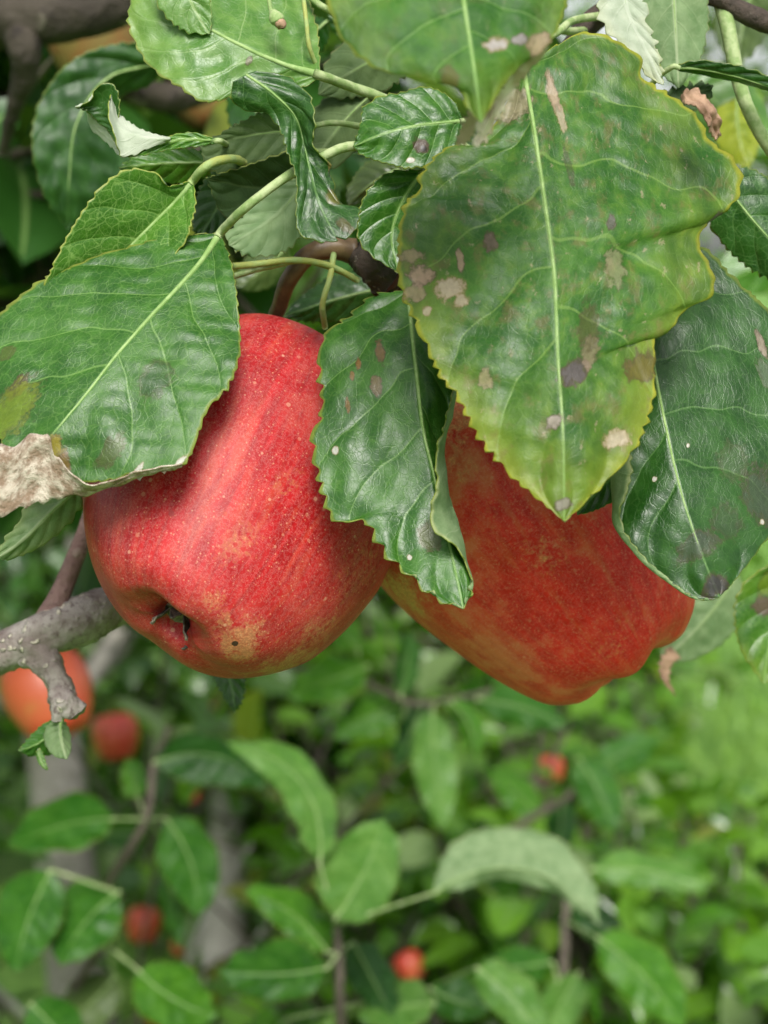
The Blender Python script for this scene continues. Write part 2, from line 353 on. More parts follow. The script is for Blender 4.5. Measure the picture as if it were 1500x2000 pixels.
def make_leaf(parent, rails, s0, face='top', tone='main', utone='pale', stalk=None, spots=(), seed=1, label=None, rib=.55, stalk_mat=None, stalk_r=.75, name='leaf', mk=None, uk=None, mats=None, tilt=0.0, **k):
    """spots: (px,py,rx_mm,ry_mm,colour,strength) at photo directions; stalk: world points or (px,py,s) list from the twig to the blade's base"""
    if tilt:                                                          # lean the blade back so that it looks up at the sky
        yc = np.mean([q[1] for q in rails[len(rails)//2][1]]); mpp = s0*1000/FP
        rails = [(v_, [(q[0], q[1], (q[2] if len(q) > 2 else 0)+tilt*(yc-q[1])*mpp) for q in pts]) for v_, pts in rails]
    G, x, _ = loft(rails, s0, seed=seed, **k)
    me, o, lm, lmf, m0, n = leaf_mesh(G, x, face, name=name)
    off = np.array([seed*37.0 % 211, 0, seed*13.0 % 97])
    sp = []
    if spots:
        pr = proj(G.reshape(-1, 3))
        for (a, b, rx, ry, c, st) in spots:
            i = int(np.argmin((pr[:, 0]-a)**2+(pr[:, 1]-b)**2)); q = lm.reshape(-1, 3)[i]
            sp.append(((q[0]+off[0], q[1]), rx, ry, c, st))
    attr(me, 'lm', lmf + np.array([off[0], 0, 0]), 'FLOAT_VECTOR')
    if mats is None: mats = [tops(tone, tuple(sp), **(mk or {})), unders(utone, **(uk or {}))]
    for m in mats: me.materials.append(m)
    ob = new_obj(name, me, None, parent, o, label)
    if rib:
        c = G[:, m0] - n[:, m0]*.00016; c = c[:-2]
        r0 = rib*.001; rr = np.linspace(r0*.75, r0*.12, 14)
        if stalk is not None: rr[:3] = np.maximum(rr[:3], stalk_r*.001*np.array([.98, .72, .5]))
        V, F = tube(c[::max(1, len(c)//24)], rr, 8, samples=len(c))
        mo = new_obj('midrib', quads_to_mesh('midrib', V, F, o), M_rib, ob, o)
    if stalk is not None:
        pts = [P(*q) for q in stalk] + [G[0, m0], G[3, m0]]
        V, F = tube(pts, np.linspace(stalk_r*1.25, stalk_r, 6)*.001, 10, seed=seed, rough=.06, rf=500, samples=40)
        new_obj('petiole', quads_to_mesh('petiole', V, F, o), stalk_mat or M_stalk, ob, o)
    return ob
def auto_rails(b, t, wl, wr=None, bow=0.0, dzb=0, dzt=0, zl=0, zr=0, fat=.42, n=9, droop=0.0):
    """ovate outline from base b to tip t (photo directions), half widths wl / wr in pixels, bow = sideways curve, dz in mm"""
    wr = wl if wr is None else wr; b = np.array(b, float); t = np.array(t, float); d = t-b; L = np.linalg.norm(d); pn = np.array([-d[1], d[0]])/L
    u = np.linspace(0, 1, n); a = fat/(1-fat)*.75; pr = u**a*(1-u)**.75; pr = pr/pr.max()
    m = b+d*u[:, None] + pn*(bow*4*u*(1-u))[:, None]; z = dzb+(dzt-dzb)*u + droop*u*u
    tl = np.gradient(m, axis=0); tl /= np.linalg.norm(tl, axis=1)[:, None]; nn = np.stack([-tl[:, 1], tl[:, 0]], 1)
    mk = lambda sgn, ww, zz: [(*(m[i]+nn[i]*sgn*ww*pr[i]), z[i]+zz*pr[i]) for i in range(n)]
    return [(-1, mk(1, wl, zl)), (0, mk(1, 0, 0)), (1, mk(-1, wr, zr))]

# ------------------------------------------------------------------ ground
def grassmat():
    t = NT('lawn'); c = t.objc(); n = t.noise(c, 1.3, 5, .6); n2 = t.noise(c, 24, 5, .7)
    col = t.mix(t.ss(n, .35, .65), (.07, .17, .020), (.13, .27, .04)); col = t.mix(t.ss(n2, .45, .7), col, (.16, .30, .05))
    t.put(t.b.inputs['Base Color'], col); t.b.inputs['Roughness'].default_value = .8; t.put(t.b.inputs['Normal'], t.bump(n2, .8, .03)); return t.m
g = np.linspace(-1, 1, 61); g = np.sign(g)*np.abs(g)**2.2*150
gx, gy = np.meshgrid(g, g, indexing='ij'); gz = .03*np.sin(gx*.9+1)*np.cos(gy*.7)*np.exp(-(gx**2+gy**2)/900)
GV = np.stack([gx, gy, gz], -1).reshape(-1, 3); i, j = np.meshgrid(np.arange(60), np.arange(60), indexing='ij'); a = (i*61+j).ravel()
new_obj('ground', mesh('ground', GV, np.stack([a, a+61, a+62, a+1], 1)), grassmat(), kind='structure', label='mown orchard lawn under the trees')
def gblade():
    t = NT('grass_blade'); r = t.att('rnd'); t.put(t.b.inputs['Base Color'], t.mix(r, (.07, .18, .02), (.19, .34, .05))); t.b.inputs['Roughness'].default_value = .55; return t.m
nb = 45000; bx = rng.uniform(-.6, 3.4, nb); by = 2.6+rng.random(nb)**1.3*8; h = rng.uniform(.03, .085, nb); an = rng.uniform(0, 6.28, nb); le = rng.normal(0, .03, (nb, 2))
b0 = np.stack([bx, by, np.full(nb, -.02)], 1); wv = np.stack([np.cos(an), np.sin(an), 0*an], 1)*.0035
V = np.stack([b0-wv, b0+wv, b0+np.c_[le*.4, h*.6]+wv*.7, b0+np.c_[le*.4, h*.6]-wv*.7, b0+np.c_[le, h]], 1).reshape(-1, 3)
k = np.arange(nb)*5; F = np.vstack([np.stack([k, k+1, k+2, k+3], 1), np.stack([k+3, k+2, k+4, k+4], 1)])
F3 = np.vstack([np.stack([k, k+1, k+2], 1), np.stack([k, k+2, k+3], 1), np.stack([k+3, k+2, k+4], 1)])
gm = mesh('grass', V, F3); attr(gm, 'rnd', np.repeat(rng.random(nb), 5))
new_obj('grass', gm, gblade(), kind='stuff', label='short green grass blades on the lawn')

# ------------------------------------------------------------------ background trees
def bgleaf_mat(name, dark, light, transl=.3, rough=.36, spec=.55):
    t = NT(name); oi = t.n.new('ShaderNodeObjectInfo'); r = t.M('FRACT', t.M('ADD', t.att('rnd'), oi.outputs['Random'])); lv = t.att('lv')
    r2 = t.M('FRACT', t.M('MULTIPLY', r, 7.31))
    col = t.mix(r, dark, light); col = t.mix(t.ss(r2, .86, .9), col, (.21, .30, .12)); col = t.mix(t.M('MULTIPLY', t.ss(r2, .03, .05, 1, 0), .8), col, (.24, .25, .03))
    col = t.mix(t.ss(t.M('ABSOLUTE', lv), .03, .09, .6, 0), col, (.20, .32, .10))
    t.put(t.b.inputs['Base Color'], col); t.b.inputs['Roughness'].default_value = rough; t.b.inputs['Specular IOR Level'].default_value = spec
    tr = t.n.new('ShaderNodeBsdfTranslucent'); t.put(tr.inputs['Color'], t.mix(.5, t.mix(1.0, col, (1.6, 1.8, .7), 'MULTIPLY'), (.18, .34, .02)))
    mx = t.n.new('ShaderNodeMixShader'); mx.inputs[0].default_value = transl
    t.t.links.new(t.b.outputs[0], mx.inputs[1]); t.t.links.new(tr.outputs[0], mx.inputs[2]); t.t.links.new(mx.outputs[0], t.o.inputs[0]); return t.m
M_bg = bgleaf_mat('orchard_leaf', (.034, .130, .007), (.145, .31, .022), .48, .27, .8)
M_bgd = bgleaf_mat('orchard_leaf_deep', (.016, .075, .008), (.065, .18, .016), .32, .32, .6)
M_bgs = bgleaf_mat('orchard_leaf_shade_tint', (.007, .040, .006), (.026, .090, .012), .2, .4, .4)  # green lowered so the colour carries canopy shade on the upper-left crown
def leaf_grid(nu, nv, r):
    """one loose leaf, unit length along +X, upper side +Z"""
    u = np.linspace(0, 1, nu)[:, None]; v = np.linspace(-1, 1, nv)[None]
    pr = u**.6*(1-u)**.72; pr = pr/pr.max()*r.uniform(.26, .33)
    fold = r.uniform(.15, .7); dr = r.uniform(.0, .55); tw = r.uniform(-.5, .5); wv = r.uniform(0, .05)
    y = v*pr*math.cos(fold*.6); z = np.abs(v)*pr*fold - dr*u*u*.6 + wv*np.sin(u*9+r.uniform(0, 6))*np.abs(v) + tw*v*pr*u
    x = u*(1-.16*dr*u) + 0*v
    V = np.stack([x, y+0*u, z], -1).reshape(-1, 3)
    i, j = np.meshgrid(np.arange(nu-1), np.arange(nv-1), indexing='ij'); a = (i*nv+j).ravel()
    return V, np.stack([a, a+nv, a+nv+1, a+1], 1), np.repeat(v, nu, 0).ravel()
rv = np.random.default_rng(3); LOW = [leaf_grid(5, 3, rv) for _ in range(10)]; HI = [leaf_grid(12, 7, rv) for _ in range(8)]
HIM = {}
def him(i, mat):
    if (i, mat.name) not in HIM:
        V, F, lv = HI[i]; me = mesh('leaf', V, F); attr(me, 'lv', lv); attr(me, 'rnd', np.full(len(V), i*.127 % 1)); me.materials.append(mat); HIM[i, mat.name] = me
    return HIM[i, mat.name]
NBOX = 0
def apple_tree(label, base, top, rad, crown_c, crown_r, nshoot, mat, n_part=40, seed=1, prune=(), limbs=6, bark_m=None, lsize=.08, up=.5, bend=None, margin=.35, group='apple trees of the orchard'):
    """tapered trunk from base to top, limbs into an ellipsoid crown full of leafy shoots"""
    r = np.random.default_rng(seed); prune = tuple(prune)+OPEN+(keepA, keepB); base = np.array(base, float); top = np.array(top, float); cc = np.array(crown_c, float); cr = np.array(crown_r, float)
    root = new_obj('apple_tree', None, None, None, base, label, 'tree', group)
    mids = [base, *(np.array(b, float) for b in (bend or [])), top]
    wood = [tube(mids, np.linspace(rad*1.15, rad*.8, 6), 16, seed=seed, rough=.05, rf=12)]; LB = []
    for k in range(limbs):
        a = k*2.4+r.uniform(-.4, .4); e = cc+cr*np.array([math.cos(a)*.75, math.sin(a)*.75, r.uniform(-.1, .75)]); st = base+(top-base)*r.uniform(.65, 1)
        st = mids[-2]+(mids[-1]-mids[-2])*r.uniform(.6, 1); m = (st+e)/2+np.array([0, 0, r.uniform(-.1, .12)])
        LB.append((st, m, e)); wood.append(tube([st, m, e], np.linspace(rad*.42, rad*.12, 5), 8, seed=seed+k, rough=.08, rf=20))
    V, F = join(wood); new_obj('trunk', quads_to_mesh('trunk', V, F, base), bark_m or M_trunk, root, base)
    tw = []; mt = []                                                   # twig tubes, leaf matrices
    for k in range(nshoot):
        while True:
            p = r.normal(size=3); p = p/np.linalg.norm(p)*(r.random()**.45)
            c = cc+cr*p
            if c[2] > .12: break
        q = proj(c)
        if q[2] < .2 or not (-1500*margin < q[0] < 1500*(1+margin) and -2000*margin < q[1] < 2000*(1+margin)): continue
        if any(x0 < q[0] < x1 and y0 < q[1] < y1 and q[2] < sm and pb > .9 for x0, y0, x1, y1, sm, pb in prune): continue
        d = p*np.array([.8, .8, .5])+np.array([0, 0, up])+r.normal(size=3)*.35; d /= np.linalg.norm(d); Ls = r.uniform(.14, .34)
        e = c+d*Ls; qe = proj(e)
        if any(x0 < qe[0] < x1 and y0 < qe[1] < y1 and qe[2] < sm and pb > .9 for x0, y0, x1, y1, sm, pb in prune): continue
        m = (c+e)/2+r.normal(size=3)*.02
        lo = min((np.linalg.norm(c-x), tuple(x)) for l in LB for x in (l[1], l[2], (l[1]+l[2])/2))[1]
        if k % 25 == 0: tw.append(tube([np.array(lo), (np.array(lo)+c)/2+r.normal(size=3)*.04, c], [.005, .003], 5, samples=6, cap=False))
        tw.append(tube([c, m, e], [.0035, .0015], 5, samples=5, cap=False))
        nl = r.integers(6, 11)
        for a in range(nl):
            f = (a+.5)/nl; pos = c+(e-c)*f; ph = a*2.4+r.uniform(-.5, .5)
            s1 = np.cross(d, [0, 0, 1.0]); s1 /= np.linalg.norm(s1)+1e-9; s2 = np.cross(s1, d)
            out = s1*math.cos(ph)+s2*math.sin(ph); X = out*.9+d*.45+np.array([0, 0, -.15])+r.normal(size=3)*.2; X /= np.linalg.norm(X)
            Z = np.array([0, 0, 1.0])*.8+d*.3+r.normal(size=3)*.35; Z = Z-X*(X@Z); Z /= np.linalg.norm(Z)+1e-9; Y = np.cross(Z, X)
            L = lsize*r.uniform(.7, 1.25); pos = pos+X*.018
            mt.append((pos, X, Y, Z, L))
    pos = np.array([m[0] for m in mt]); q = proj(pos); keep = np.ones(len(mt), bool)
    for (x0, y0, x1, y1, smax, prob) in prune:
        keep &= ~((q[:, 0] > x0) & (q[:, 0] < x1) & (q[:, 1] > y0) & (q[:, 1] < y1) & (q[:, 2] < smax) & (r.random(len(mt)) < prob))
    infr = (q[:, 0] > 0) & (q[:, 0] < 1500) & (q[:, 1] > 0) & (q[:, 1] < 2000) & keep
    big = np.argsort(-np.where(infr, np.array([m[4] for m in mt])/q[:, 2], 0))[:n_part]; big = set(int(b) for b in big if infr[b])
    VV, FF, LV, RN, k0 = [], [], [], [], 0
    for idx, (p, X, Y, Z, L) in enumerate(mt):
        if not keep[idx]: continue
        if idx in big:
            o = bpy.data.objects.new('leaf', him(int(r.integers(len(HI))), mat)); sc.collection.objects.link(o); o.parent = root
            M = Matrix([[X[i]*L, Y[i]*L, Z[i]*L, p[i]-base[i]] for i in range(3)]+[[0, 0, 0, 1]]); o.matrix_local = M
        else:
            V, F, lv = LOW[int(r.integers(len(LOW)))]
            VV.append(p+L*(V[:, :1]*X+V[:, 1:2]*Y+V[:, 2:]*Z)); FF.append(F+k0); LV.append(lv); RN.append(np.full(len(V), r.random())); k0 += len(V)
    nl_ = sum(len(f) for f in FF); TV, TF = join(tw); VV.append(TV); FF.append(TF+k0); LV.append(np.ones(len(TV))); RN.append(np.zeros(len(TV)))
    F = np.vstack(FF); me = mesh('crown', np.vstack(VV), F, base, mats=np.r_[np.zeros(nl_), np.ones(len(F)-nl_)])
    attr(me, 'lv', np.concatenate(LV)); attr(me, 'rnd', np.concatenate(RN))
    me.materials.append(mat); me.materials.append(M_bgtwig)
    new_obj('crown', me, None, root, base, kind='stuff'); return root
def gz0(p): p = np.array(p, float); p[2] = -.05; return p
tA = [P(95, 1380, 2.8), P(110, 1500, 2.8), P(135, 1750, 2.8), P(165, 2000, 2.82)]; bA = gz0(P(172, 2100, 2.85))
keepA = (25, 1440, 235, 2000, 2.75, .93); keepB = (362, 1520, 512, 1940, 3.15, .97)
LAWN = (1300, 1180, 2200, 1560, 99, .96)
FRUIT = [(226, 1437, 42, 2.4), (280, 1805, 34, 2.2), (1076, 1502, 30, 2.4), (800, 1886, 32, 2.15), (632, 1505, 22, 3.2), (376, 1552, 18, 2.9), (1134, 1838, 26, 2.4)]
OPEN = tuple((x-r_-46, y-r_-46, x+r_+46, y+r_+46, s_, .95) for x, y, r_, s_ in FRUIT)      # picked clear round the visible fruit
apple_tree('apple tree with knotty grey-brown trunk at far left behind the lichened branch', bA, tA[0], .052, (-.85, 3.5, .85), (.75, .7, .8), 420, M_bgd, 45, 11, (keepA, keepB, (150, 1390, 290, 1480, 2.75, .95), (0, 1250, 200, 1450, 1.5, 1)), bend=[tA[3], tA[2], tA[1]], bark_m=M_trunkA, lsize=.07)
tB = [P(445, 1530, 3.2), P(442, 1700, 3.2), P(432, 1900, 3.2)]; bB = gz0(P(430, 2050, 3.2))
apple_tree('apple tree with slim pale grey trunk forking below the russet-patched apple', bB, tB[0], .041, (-.1, 4.1, .75), (.8, .75, .72), 900, M_bg, 45, 12, (keepB, keepA), bend=[tB[2], tB[1]], lsize=.068)
apple_tree('low bushy apple tree filling the middle ground below the tilted apple', (.32, 3.5, -.05), (.32, 3.5, .45), .03, (.18, 3.3, .36), (.52, .6, .55), 1500, M_bg, 45, 13, (LAWN,), lsize=.062)
apple_tree('low spreading apple tree in the bottom right corner', (.7, 3.0, -.05), (.68, 3.0, .2), .025, (.5, 2.6, .08), (.62, .6, .42), 1500, M_bg, 45, 14, (LAWN,), lsize=.058)
apple_tree('leafy young apple tree low in the middle of the bottom edge', (.12, 2.15, -.05), (.12, 2.1, .3), .02, (.16, 2.0, .42), (.36, .32, .26), 200, M_bg, 60, 21, (keepA, keepB, LAWN), limbs=4, lsize=.062)
apple_tree('leafy young apple tree near the bottom right corner', (.55, 2.05, -.05), (.5, 2.0, .25), .02, (.42, 1.95, .36), (.34, .32, .24), 210, M_bg, 60, 22, (keepA, keepB, LAWN), limbs=4, lsize=.058)
apple_tree('leafy young apple tree in front of the two grey trunks', (-.3, 2.1, -.05), (-.32, 2.1, .3), .02, (-.36, 2.05, .50), (.38, .3, .30), 110, M_bgd, 60, 23, (keepA, keepB), limbs=4, lsize=.062)
apple_tree('distant apple tree at the right edge above the open lawn', (2.6, 9.5, -.05), (2.6, 9.5, 1.2), .06, (2.4, 9.5, 2.2), (1.5, 1.1, 1.2), 420, M_bg, 25, 15, (LAWN,), lsize=.1)
apple_tree('distant apple tree behind the two ripe apples', (-.2, 7.2, -.05), (-.2, 7.2, .6), .06, (-.2, 7.2, .95), (1.2, 1, 1.1), 620, M_bg, 20, 16, (LAWN,), lsize=.09)
apple_tree('tall apple tree far behind the foreground cluster', (-.7, 12, -.05), (-.7, 12, 1.6), .09, (-.7, 12, 3.4), (1.9, 1.2, 1.9), 620, M_bgd, 15, 24, (LAWN,), lsize=.12)
apple_tree('distant apple tree at left behind the knotty trunk', (-1.6, 6.2, -.05), (-1.6, 6.2, .8), .06, (-1.4, 6.2, 1.3), (1.1, 1, 1.3), 420, M_bgd, 20, 17, lsize=.09)
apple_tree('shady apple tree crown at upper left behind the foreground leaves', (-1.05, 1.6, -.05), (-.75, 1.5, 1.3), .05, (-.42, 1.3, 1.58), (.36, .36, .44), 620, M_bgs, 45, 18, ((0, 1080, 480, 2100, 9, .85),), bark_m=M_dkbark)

# ------------------------------------------------------------------ apples
PROF = np.array([(0.0, -.85), (.06, -.852), (.10, -.865), (.14, -.925), (.19, -.97), (.26, -.995), (.36, -1.003), (.5, -.982), (.68, -.88), (.85, -.58), (.97, -.15), (1.0, .15), (.97, .5), (.85, .83), (.65, 1.03), (.42, 1.1), (.25, 1.08), (.13, .97), (.05, .86), (0, .84)])
def apple_mesh(R, h=1.0, t=0, t2=0, kx=0, ky=0, e=0, ph=0, lx=0, ly=0, nl=128, nt=96, lobes=.035, seed=0, nf=0.0, fold=None):
    pr = spline(np.c_[PROF, np.zeros(len(PROF))], nl)[:, :2]; rr, zz = pr[:, 0], pr[:, 1]; z0 = -.0
    th = np.linspace(0, 2*np.pi, nt, endpoint=False); r = rr*(1+t*zz+t2*zz**2)
    zmean = np.mean([-1, -1, -.88, -.58, -.15, .15, .5, .83, 1.03, 1.1, 1.06])
    lob = lobes*np.clip(-zz, 0, 1.2)**5
    Rr = np.outer(r, 1+e*np.cos(2*(th-ph)))*(1+np.outer(lob, np.cos(5*th+seed)+.5*np.cos(3*th+seed*2)))
    X = Rr*np.cos(th)+(kx*zz**2)[:, None]; Y = Rr*np.sin(th)+(ky*zz**2)[:, None]
    rim = np.exp(-((rr-.42)/.22)**2)*(zz < -.6)
    Z = (zz-zmean)[:, None]*h + (lx*X+ly*Y)*np.clip((-.1-zz)/.4, 0, 1)[:, None] - np.outer(rim, np.cos(5*th+seed)*lobes*1.3+np.cos(2*th+seed)*lobes*.5)
    Z = Z + nf*np.exp(-((rr-.23)/.13)**2)[:, None]*(zz < -.6)[:, None]*np.clip(-np.sin(th)*1.2, 0, 1)[None]
    V = np.stack([X, Y, Z], -1)
    V = V*(1+.006*wob(V.reshape(-1, 3), seed+3, 2.2).reshape(nl, nt))[..., None]
    if fold is not None: V = fold(V, zz, th)
    V = V.reshape(-1, 3)*R; i, j = np.meshgrid(np.arange(nl-1), np.arange(nt), indexing='ij'); j2 = (j+1) % nt
    F = np.stack([i*nt+j, i*nt+j2, (i+1)*nt+j2, (i+1)*nt+j], -1).reshape(-1, 4)
    me = mesh('apple', V, F); attr(me, 'lat', np.repeat(zz, nt)); return me
def axis_matrix(c, ang, tilt):
    a = RT*math.sin(ang)*math.cos(tilt)+UP*math.cos(ang)*math.cos(tilt)+FW*math.sin(tilt)
    u = np.cross(a, -FW); u /= np.linalg.norm(u); v = np.cross(a, u)
    return Matrix([[u[i], v[i], a[i], c[i]] for i in range(3)]+[[0, 0, 0, 1]])
def apple_mat(name, R, deep, red, warm, pale, russet, rus=(), spots=(), dots=1.0, bloom=.3, seed=0.0, streak=1.0, warm_amt=1.0, rib=1.0):
    """red skin with meridian streaks, pale lenticels, mealy speckle and russet patches. rus: (x,y,z dir, radius) in apple units"""
    t = NT(name); c = t.V('SCALE', t.objc(), scale=1/R); cs = t.V('ADD', c, (seed, seed*2, 0)); s3 = t.sep(c)
    lon = t.V('NORMALIZE', t.V('MULTIPLY', c, (1, 1, 0)))
    st = t.noise(t.V('ADD', t.V('SCALE', lon, scale=3.2), t.comb(seed, 0, t.M('MULTIPLY', s3[2], .55))), 2.6, 4, .6)
    st2 = t.noise(t.V('ADD', t.V('SCALE', lon, scale=9), t.comb(seed, 3, t.M('MULTIPLY', s3[2], .8))), 2.4, 3, .6)
    big = t.noise(cs, 1.5, 3); mid = t.noise(cs, 6, 5, .65); mealy = t.noise(cs, 62, 4, .75); mealy2 = t.noise(cs, 26, 5, .75)
    col = t.mix(t.ss(t.M('ADD', t.M('MULTIPLY', st2, rib), t.M('MULTIPLY', mid, 1-rib)), .35, .65), deep, red)
    col = t.mix(t.M('MULTIPLY', t.ss(st, .50, .68), .75*streak), col, warm)
    col = t.mix(t.M('MULTIPLY', t.ss(t.M('ADD', t.M('MULTIPLY', big, .6), t.M('MULTIPLY', mid, .4)), .50, .64), .65*warm_amt), col, t.mix(mid, warm, russet))
    pz = t.ss(mid, .35, .65)
    sp = t.M('MULTIPLY', t.ss(mealy, .52, .64), t.M('MULTIPLY_ADD', t.ss(mealy2, .42, .60), .7, .10)); col = t.mix(t.M('MULTIPLY', sp, .5), col, pale)
    sp2 = t.ss(t.M('ABSOLUTE', t.M('SUBTRACT', mealy2, .5)), .0, .03, 1, 0); col = t.mix(t.M('MULTIPLY', sp2, .16*bloom), col, (.62, .40, .38))
    rm = None; rn = t.M('MULTIPLY', t.M('SUBTRACT', t.noise(cs, 5.5, 6, .75), .5), 2.6)
    for (x, y, z, rad, stg) in rus:
        q = t.V('DISTANCE', c, (x, y, z)); q = t.M('ADD', t.M('DIVIDE', q, rad), rn)
        k = t.ss(q, .25, 1.15, stg, 0); rm = k if rm is None else t.M('MAXIMUM', rm, k)
    if rm is not None:
        rc = t.mix(t.ss(t.noise(cs, 70, 3, .7), .45, .62), russet, tuple(min(1, 1.55*x) for x in russet))
        col = t.mix(t.ss(t.M('ADD', rm, t.M('MULTIPLY', t.M('SUBTRACT', mealy2, .5), 1.6)), .25, .85), col, rc)
    if dots:
        vd = t.voro(cs, 13.0); vc = t.sep(t.voro(cs, 13.0, out='Color')); rad = t.M('MULTIPLY_ADD', t.M('POWER', vc[0], 2.5), .17, .05)
        dm = t.M('MULTIPLY', t.ss(t.M('DIVIDE', vd, rad), .6, 1.1, .85, 0), dots); col = t.mix(t.M('MULTIPLY', dm, t.M('MULTIPLY_ADD', vc[1], .55, .4)), col, (.60, .34, .22))
        v2 = t.voro(cs, 27); d2 = t.ss(v2, .10, .19, .6*dots, 0); col = t.mix(d2, col, (.55, .30, .18))
    for (x, y, z, rad, cc) in spots:
        q = t.M('ADD', t.V('DISTANCE', c, (x, y, z)), t.M('MULTIPLY', t.M('SUBTRACT', mealy, .5), rad*.8)); col = t.mix(t.ss(q, rad*.8, rad), cc, col)
    hz = t.M('MULTIPLY', t.ss(big, .35, .7), .04*bloom); col = t.mix(hz, col, (.60, .42, .42))
    t.put(t.b.inputs['Base Color'], col)
    t.put(t.b.inputs['Roughness'], t.M('MULTIPLY_ADD', mealy2, .25, .32)); t.b.inputs['Specular IOR Level'].default_value = .22
    t.b.inputs['Subsurface Weight'].default_value = .0
    t.put(t.b.inputs['Normal'], t.bump(t.M('ADD', mealy, t.M('MULTIPLY', mid, 1.2)), .16, .0007)); return t.m
M_cal = plain('calyx_dry', (.05, .042, .032), (.24, .205, .16), 220, .85, .8, .001)
def calyx(parent, M, R, zb, n=6, size=.11, cx=0, cy=0):
    """dry sepals in the basin of the apple"""
    Mi = M.inverted(); W = Matrix(M)
    r = np.random.default_rng(9); root = None
    V, F = tube([np.array((cx, cy, zb+.02))*R, np.array((cx, cy, zb-.02))*R], [.11*R, .10*R], 12, rough=.1, rf=300)
    root = bpy.data.objects.new('calyx', quads_to_mesh('calyx', V, F, (0, 0, 0))); sc.collection.objects.link(root); root.data.materials.append(M_cal); root.parent = parent
    for k in range(n):
        a = k*2*math.pi/n+.4; d = np.array((math.cos(a), math.sin(a), 0)); s = np.array((-math.sin(a), math.cos(a), 0)); c0 = np.array((cx, cy, zb))
        L = size*r.uniform(.8, 1.5); G = []
        for f in np.linspace(0, 1, 8):
            ctr = c0+d*(.06+.05*f+.05*f*f*r.uniform(.2, 1))+np.array((0, 0, -L*f*1.25)); wd = .045*(1-f)**.7*(1+.2*math.sin(f*9+k))
            G.append([ctr+s*wd*q+d*abs(q)*.012 for q in (-1, 0, 1)])
        G = np.array(G).reshape(-1, 3)*R; i, j = np.meshgrid(np.arange(7), np.arange(2), indexing='ij'); b = (i*3+j).ravel()
        F = np.stack([b, b+3, b+4, b+1], 1); m = mesh('sepal', G, F); m.materials.append(M_cal)
        o = bpy.data.objects.new('sepal', m); sc.collection.objects.link(o); o.parent = root; so_ = o.modifiers.new('thick', 'SOLIDIFY'); so_.thickness = .0004
    return root
def stalk_of(ap, M, pts, rad, mat=None, n=14):
    V, F = tube(pts, rad, n, seed=4, rough=.06, rf=350, samples=44); Mi = np.array(M.inverted()); V = V@Mi[:3, :3].T+Mi[:3, 3]
    o = bpy.data.objects.new('stem', quads_to_mesh('stem', V, F, (0, 0, 0))); sc.collection.objects.link(o); o.parent = ap; o.data.materials.append(mat or M_stem)
# apple one
A1 = dict(R=.04235, h=1.0171, t=.0164, t2=-.2121, kx=-.0168, ky=-.2357, e=.0702, ph=.4406, lx=-.1183, ly=-.0053)
M1 = axis_matrix(P(469.0, 980.8, .47), .4279, .5225)
def l1(px, py):
    """direction on apple one hit by the photo ray, in apple units"""
    o = Vector(CAM); d = Vector(P(px, py, 1.0)-CAM).normalized(); Mi = M1.inverted(); o2 = Mi@o; d2 = (Mi.to_3x3()@d)
    ok, loc, nn, ix = ap1.ray_cast(o2, d2); return tuple(x/A1['R'] for x in loc) if ok else (9, 9, 9)
def add_apple(me, mat, M, label, group=None, name='apple'):
    o = bpy.data.objects.new(name, me); sc.collection.objects.link(o); o.matrix_world = M
    if mat is not None: me.materials.append(mat)
    return tag(o, label, 'apple', group)
ap1 = add_apple(apple_mesh(seed=1, lobes=.010, nf=.095, **A1), None, M1, 'large red apple with russet patches and a dark calyx facing the viewer')
bpy.context.view_layer.update()
rus = [(*l1(470, 1050), .24, .42), (*l1(560, 1300), .34, .7), (*l1(475, 1255), .24, .75), (*l1(410, 1170), .13, .55), (*l1(620, 1240), .30, .5), (*l1(560, 945), .12, .35), (*l1(710, 1110), .34, .4), (*l1(340, 1195), .14, .5), (*l1(440, 1215), .13, .55)]
ap1.data.materials.append(apple_mat('apple_skin_red', A1['R'], (.23, .003, .005), (.37, .006, .009), (.44, .065, .030), (.52, .15, .11), (.30, .115, .05), rus, [(*l1(459, 1257), .022, (.03, .012, .006)), (*l1(335, 1003), .02, (.25, .02, .02))], .6, 1.0, 0.0, .5, .25, .55))
calyx(ap1, M1, A1['R'], -.945, cx=.64*-.0168, cy=-.64*.2357)
stalk_of(ap1, M1, [np.array(M1@Vector((0, -.2*A1['R'], .82*A1['R']))), P(537, 640, .482), P(545, 600, .476), P(565, 545, .470), P(600, 500, .468), P(645, 484, .468), P(690, 490, .470)], [.0017, .0019, .0021, .0024, .0027, .0036])
# apple two
A2R = .0453
def fold2(V, zz, th):
    return V
ap2m = apple_mesh(R=A2R, h=1.1412, t=.1156, seed=2, lobes=.026)
M2 = axis_matrix(P(1007.8, 988.9, .51), -.6218, .06)
ap2 = add_apple(ap2m, None, M2, 'red apple mottled with olive hanging tilted behind the blighted leaf')
bpy.context.view_layer.update()
def l2(px, py):
    o = Vector(CAM); d = Vector(P(px, py, 1.0)-CAM).normalized(); Mi = M2.inverted(); ok, loc, nn, ix = ap2.ray_cast(Mi@o, Mi.to_3x3()@d); return tuple(x/A2R for x in loc) if ok else (9, 9, 9)
rus = [(*l2(900, 880), .28, .45), (*l2(790, 1160), .26, .7), (*l2(1060, 1090), .22, .4), (*l2(1230, 1200), .16, .25), (*l2(950, 1000), .2, .3), (*l2(880, 820), .22, .6), (*l2(1190, 1270), .16, .3)]
ap2.data.materials.append(apple_mat('apple_skin_mottled', A2R, (.44, .007, .008), (.66, .018, .016), (.60, .12, .05), (.68, .28, .19), (.46, .20, .09), rus, [], .4, .9, 4.3, .55, .8, .35))
calyx(ap2, M2, A2R, -1.06)
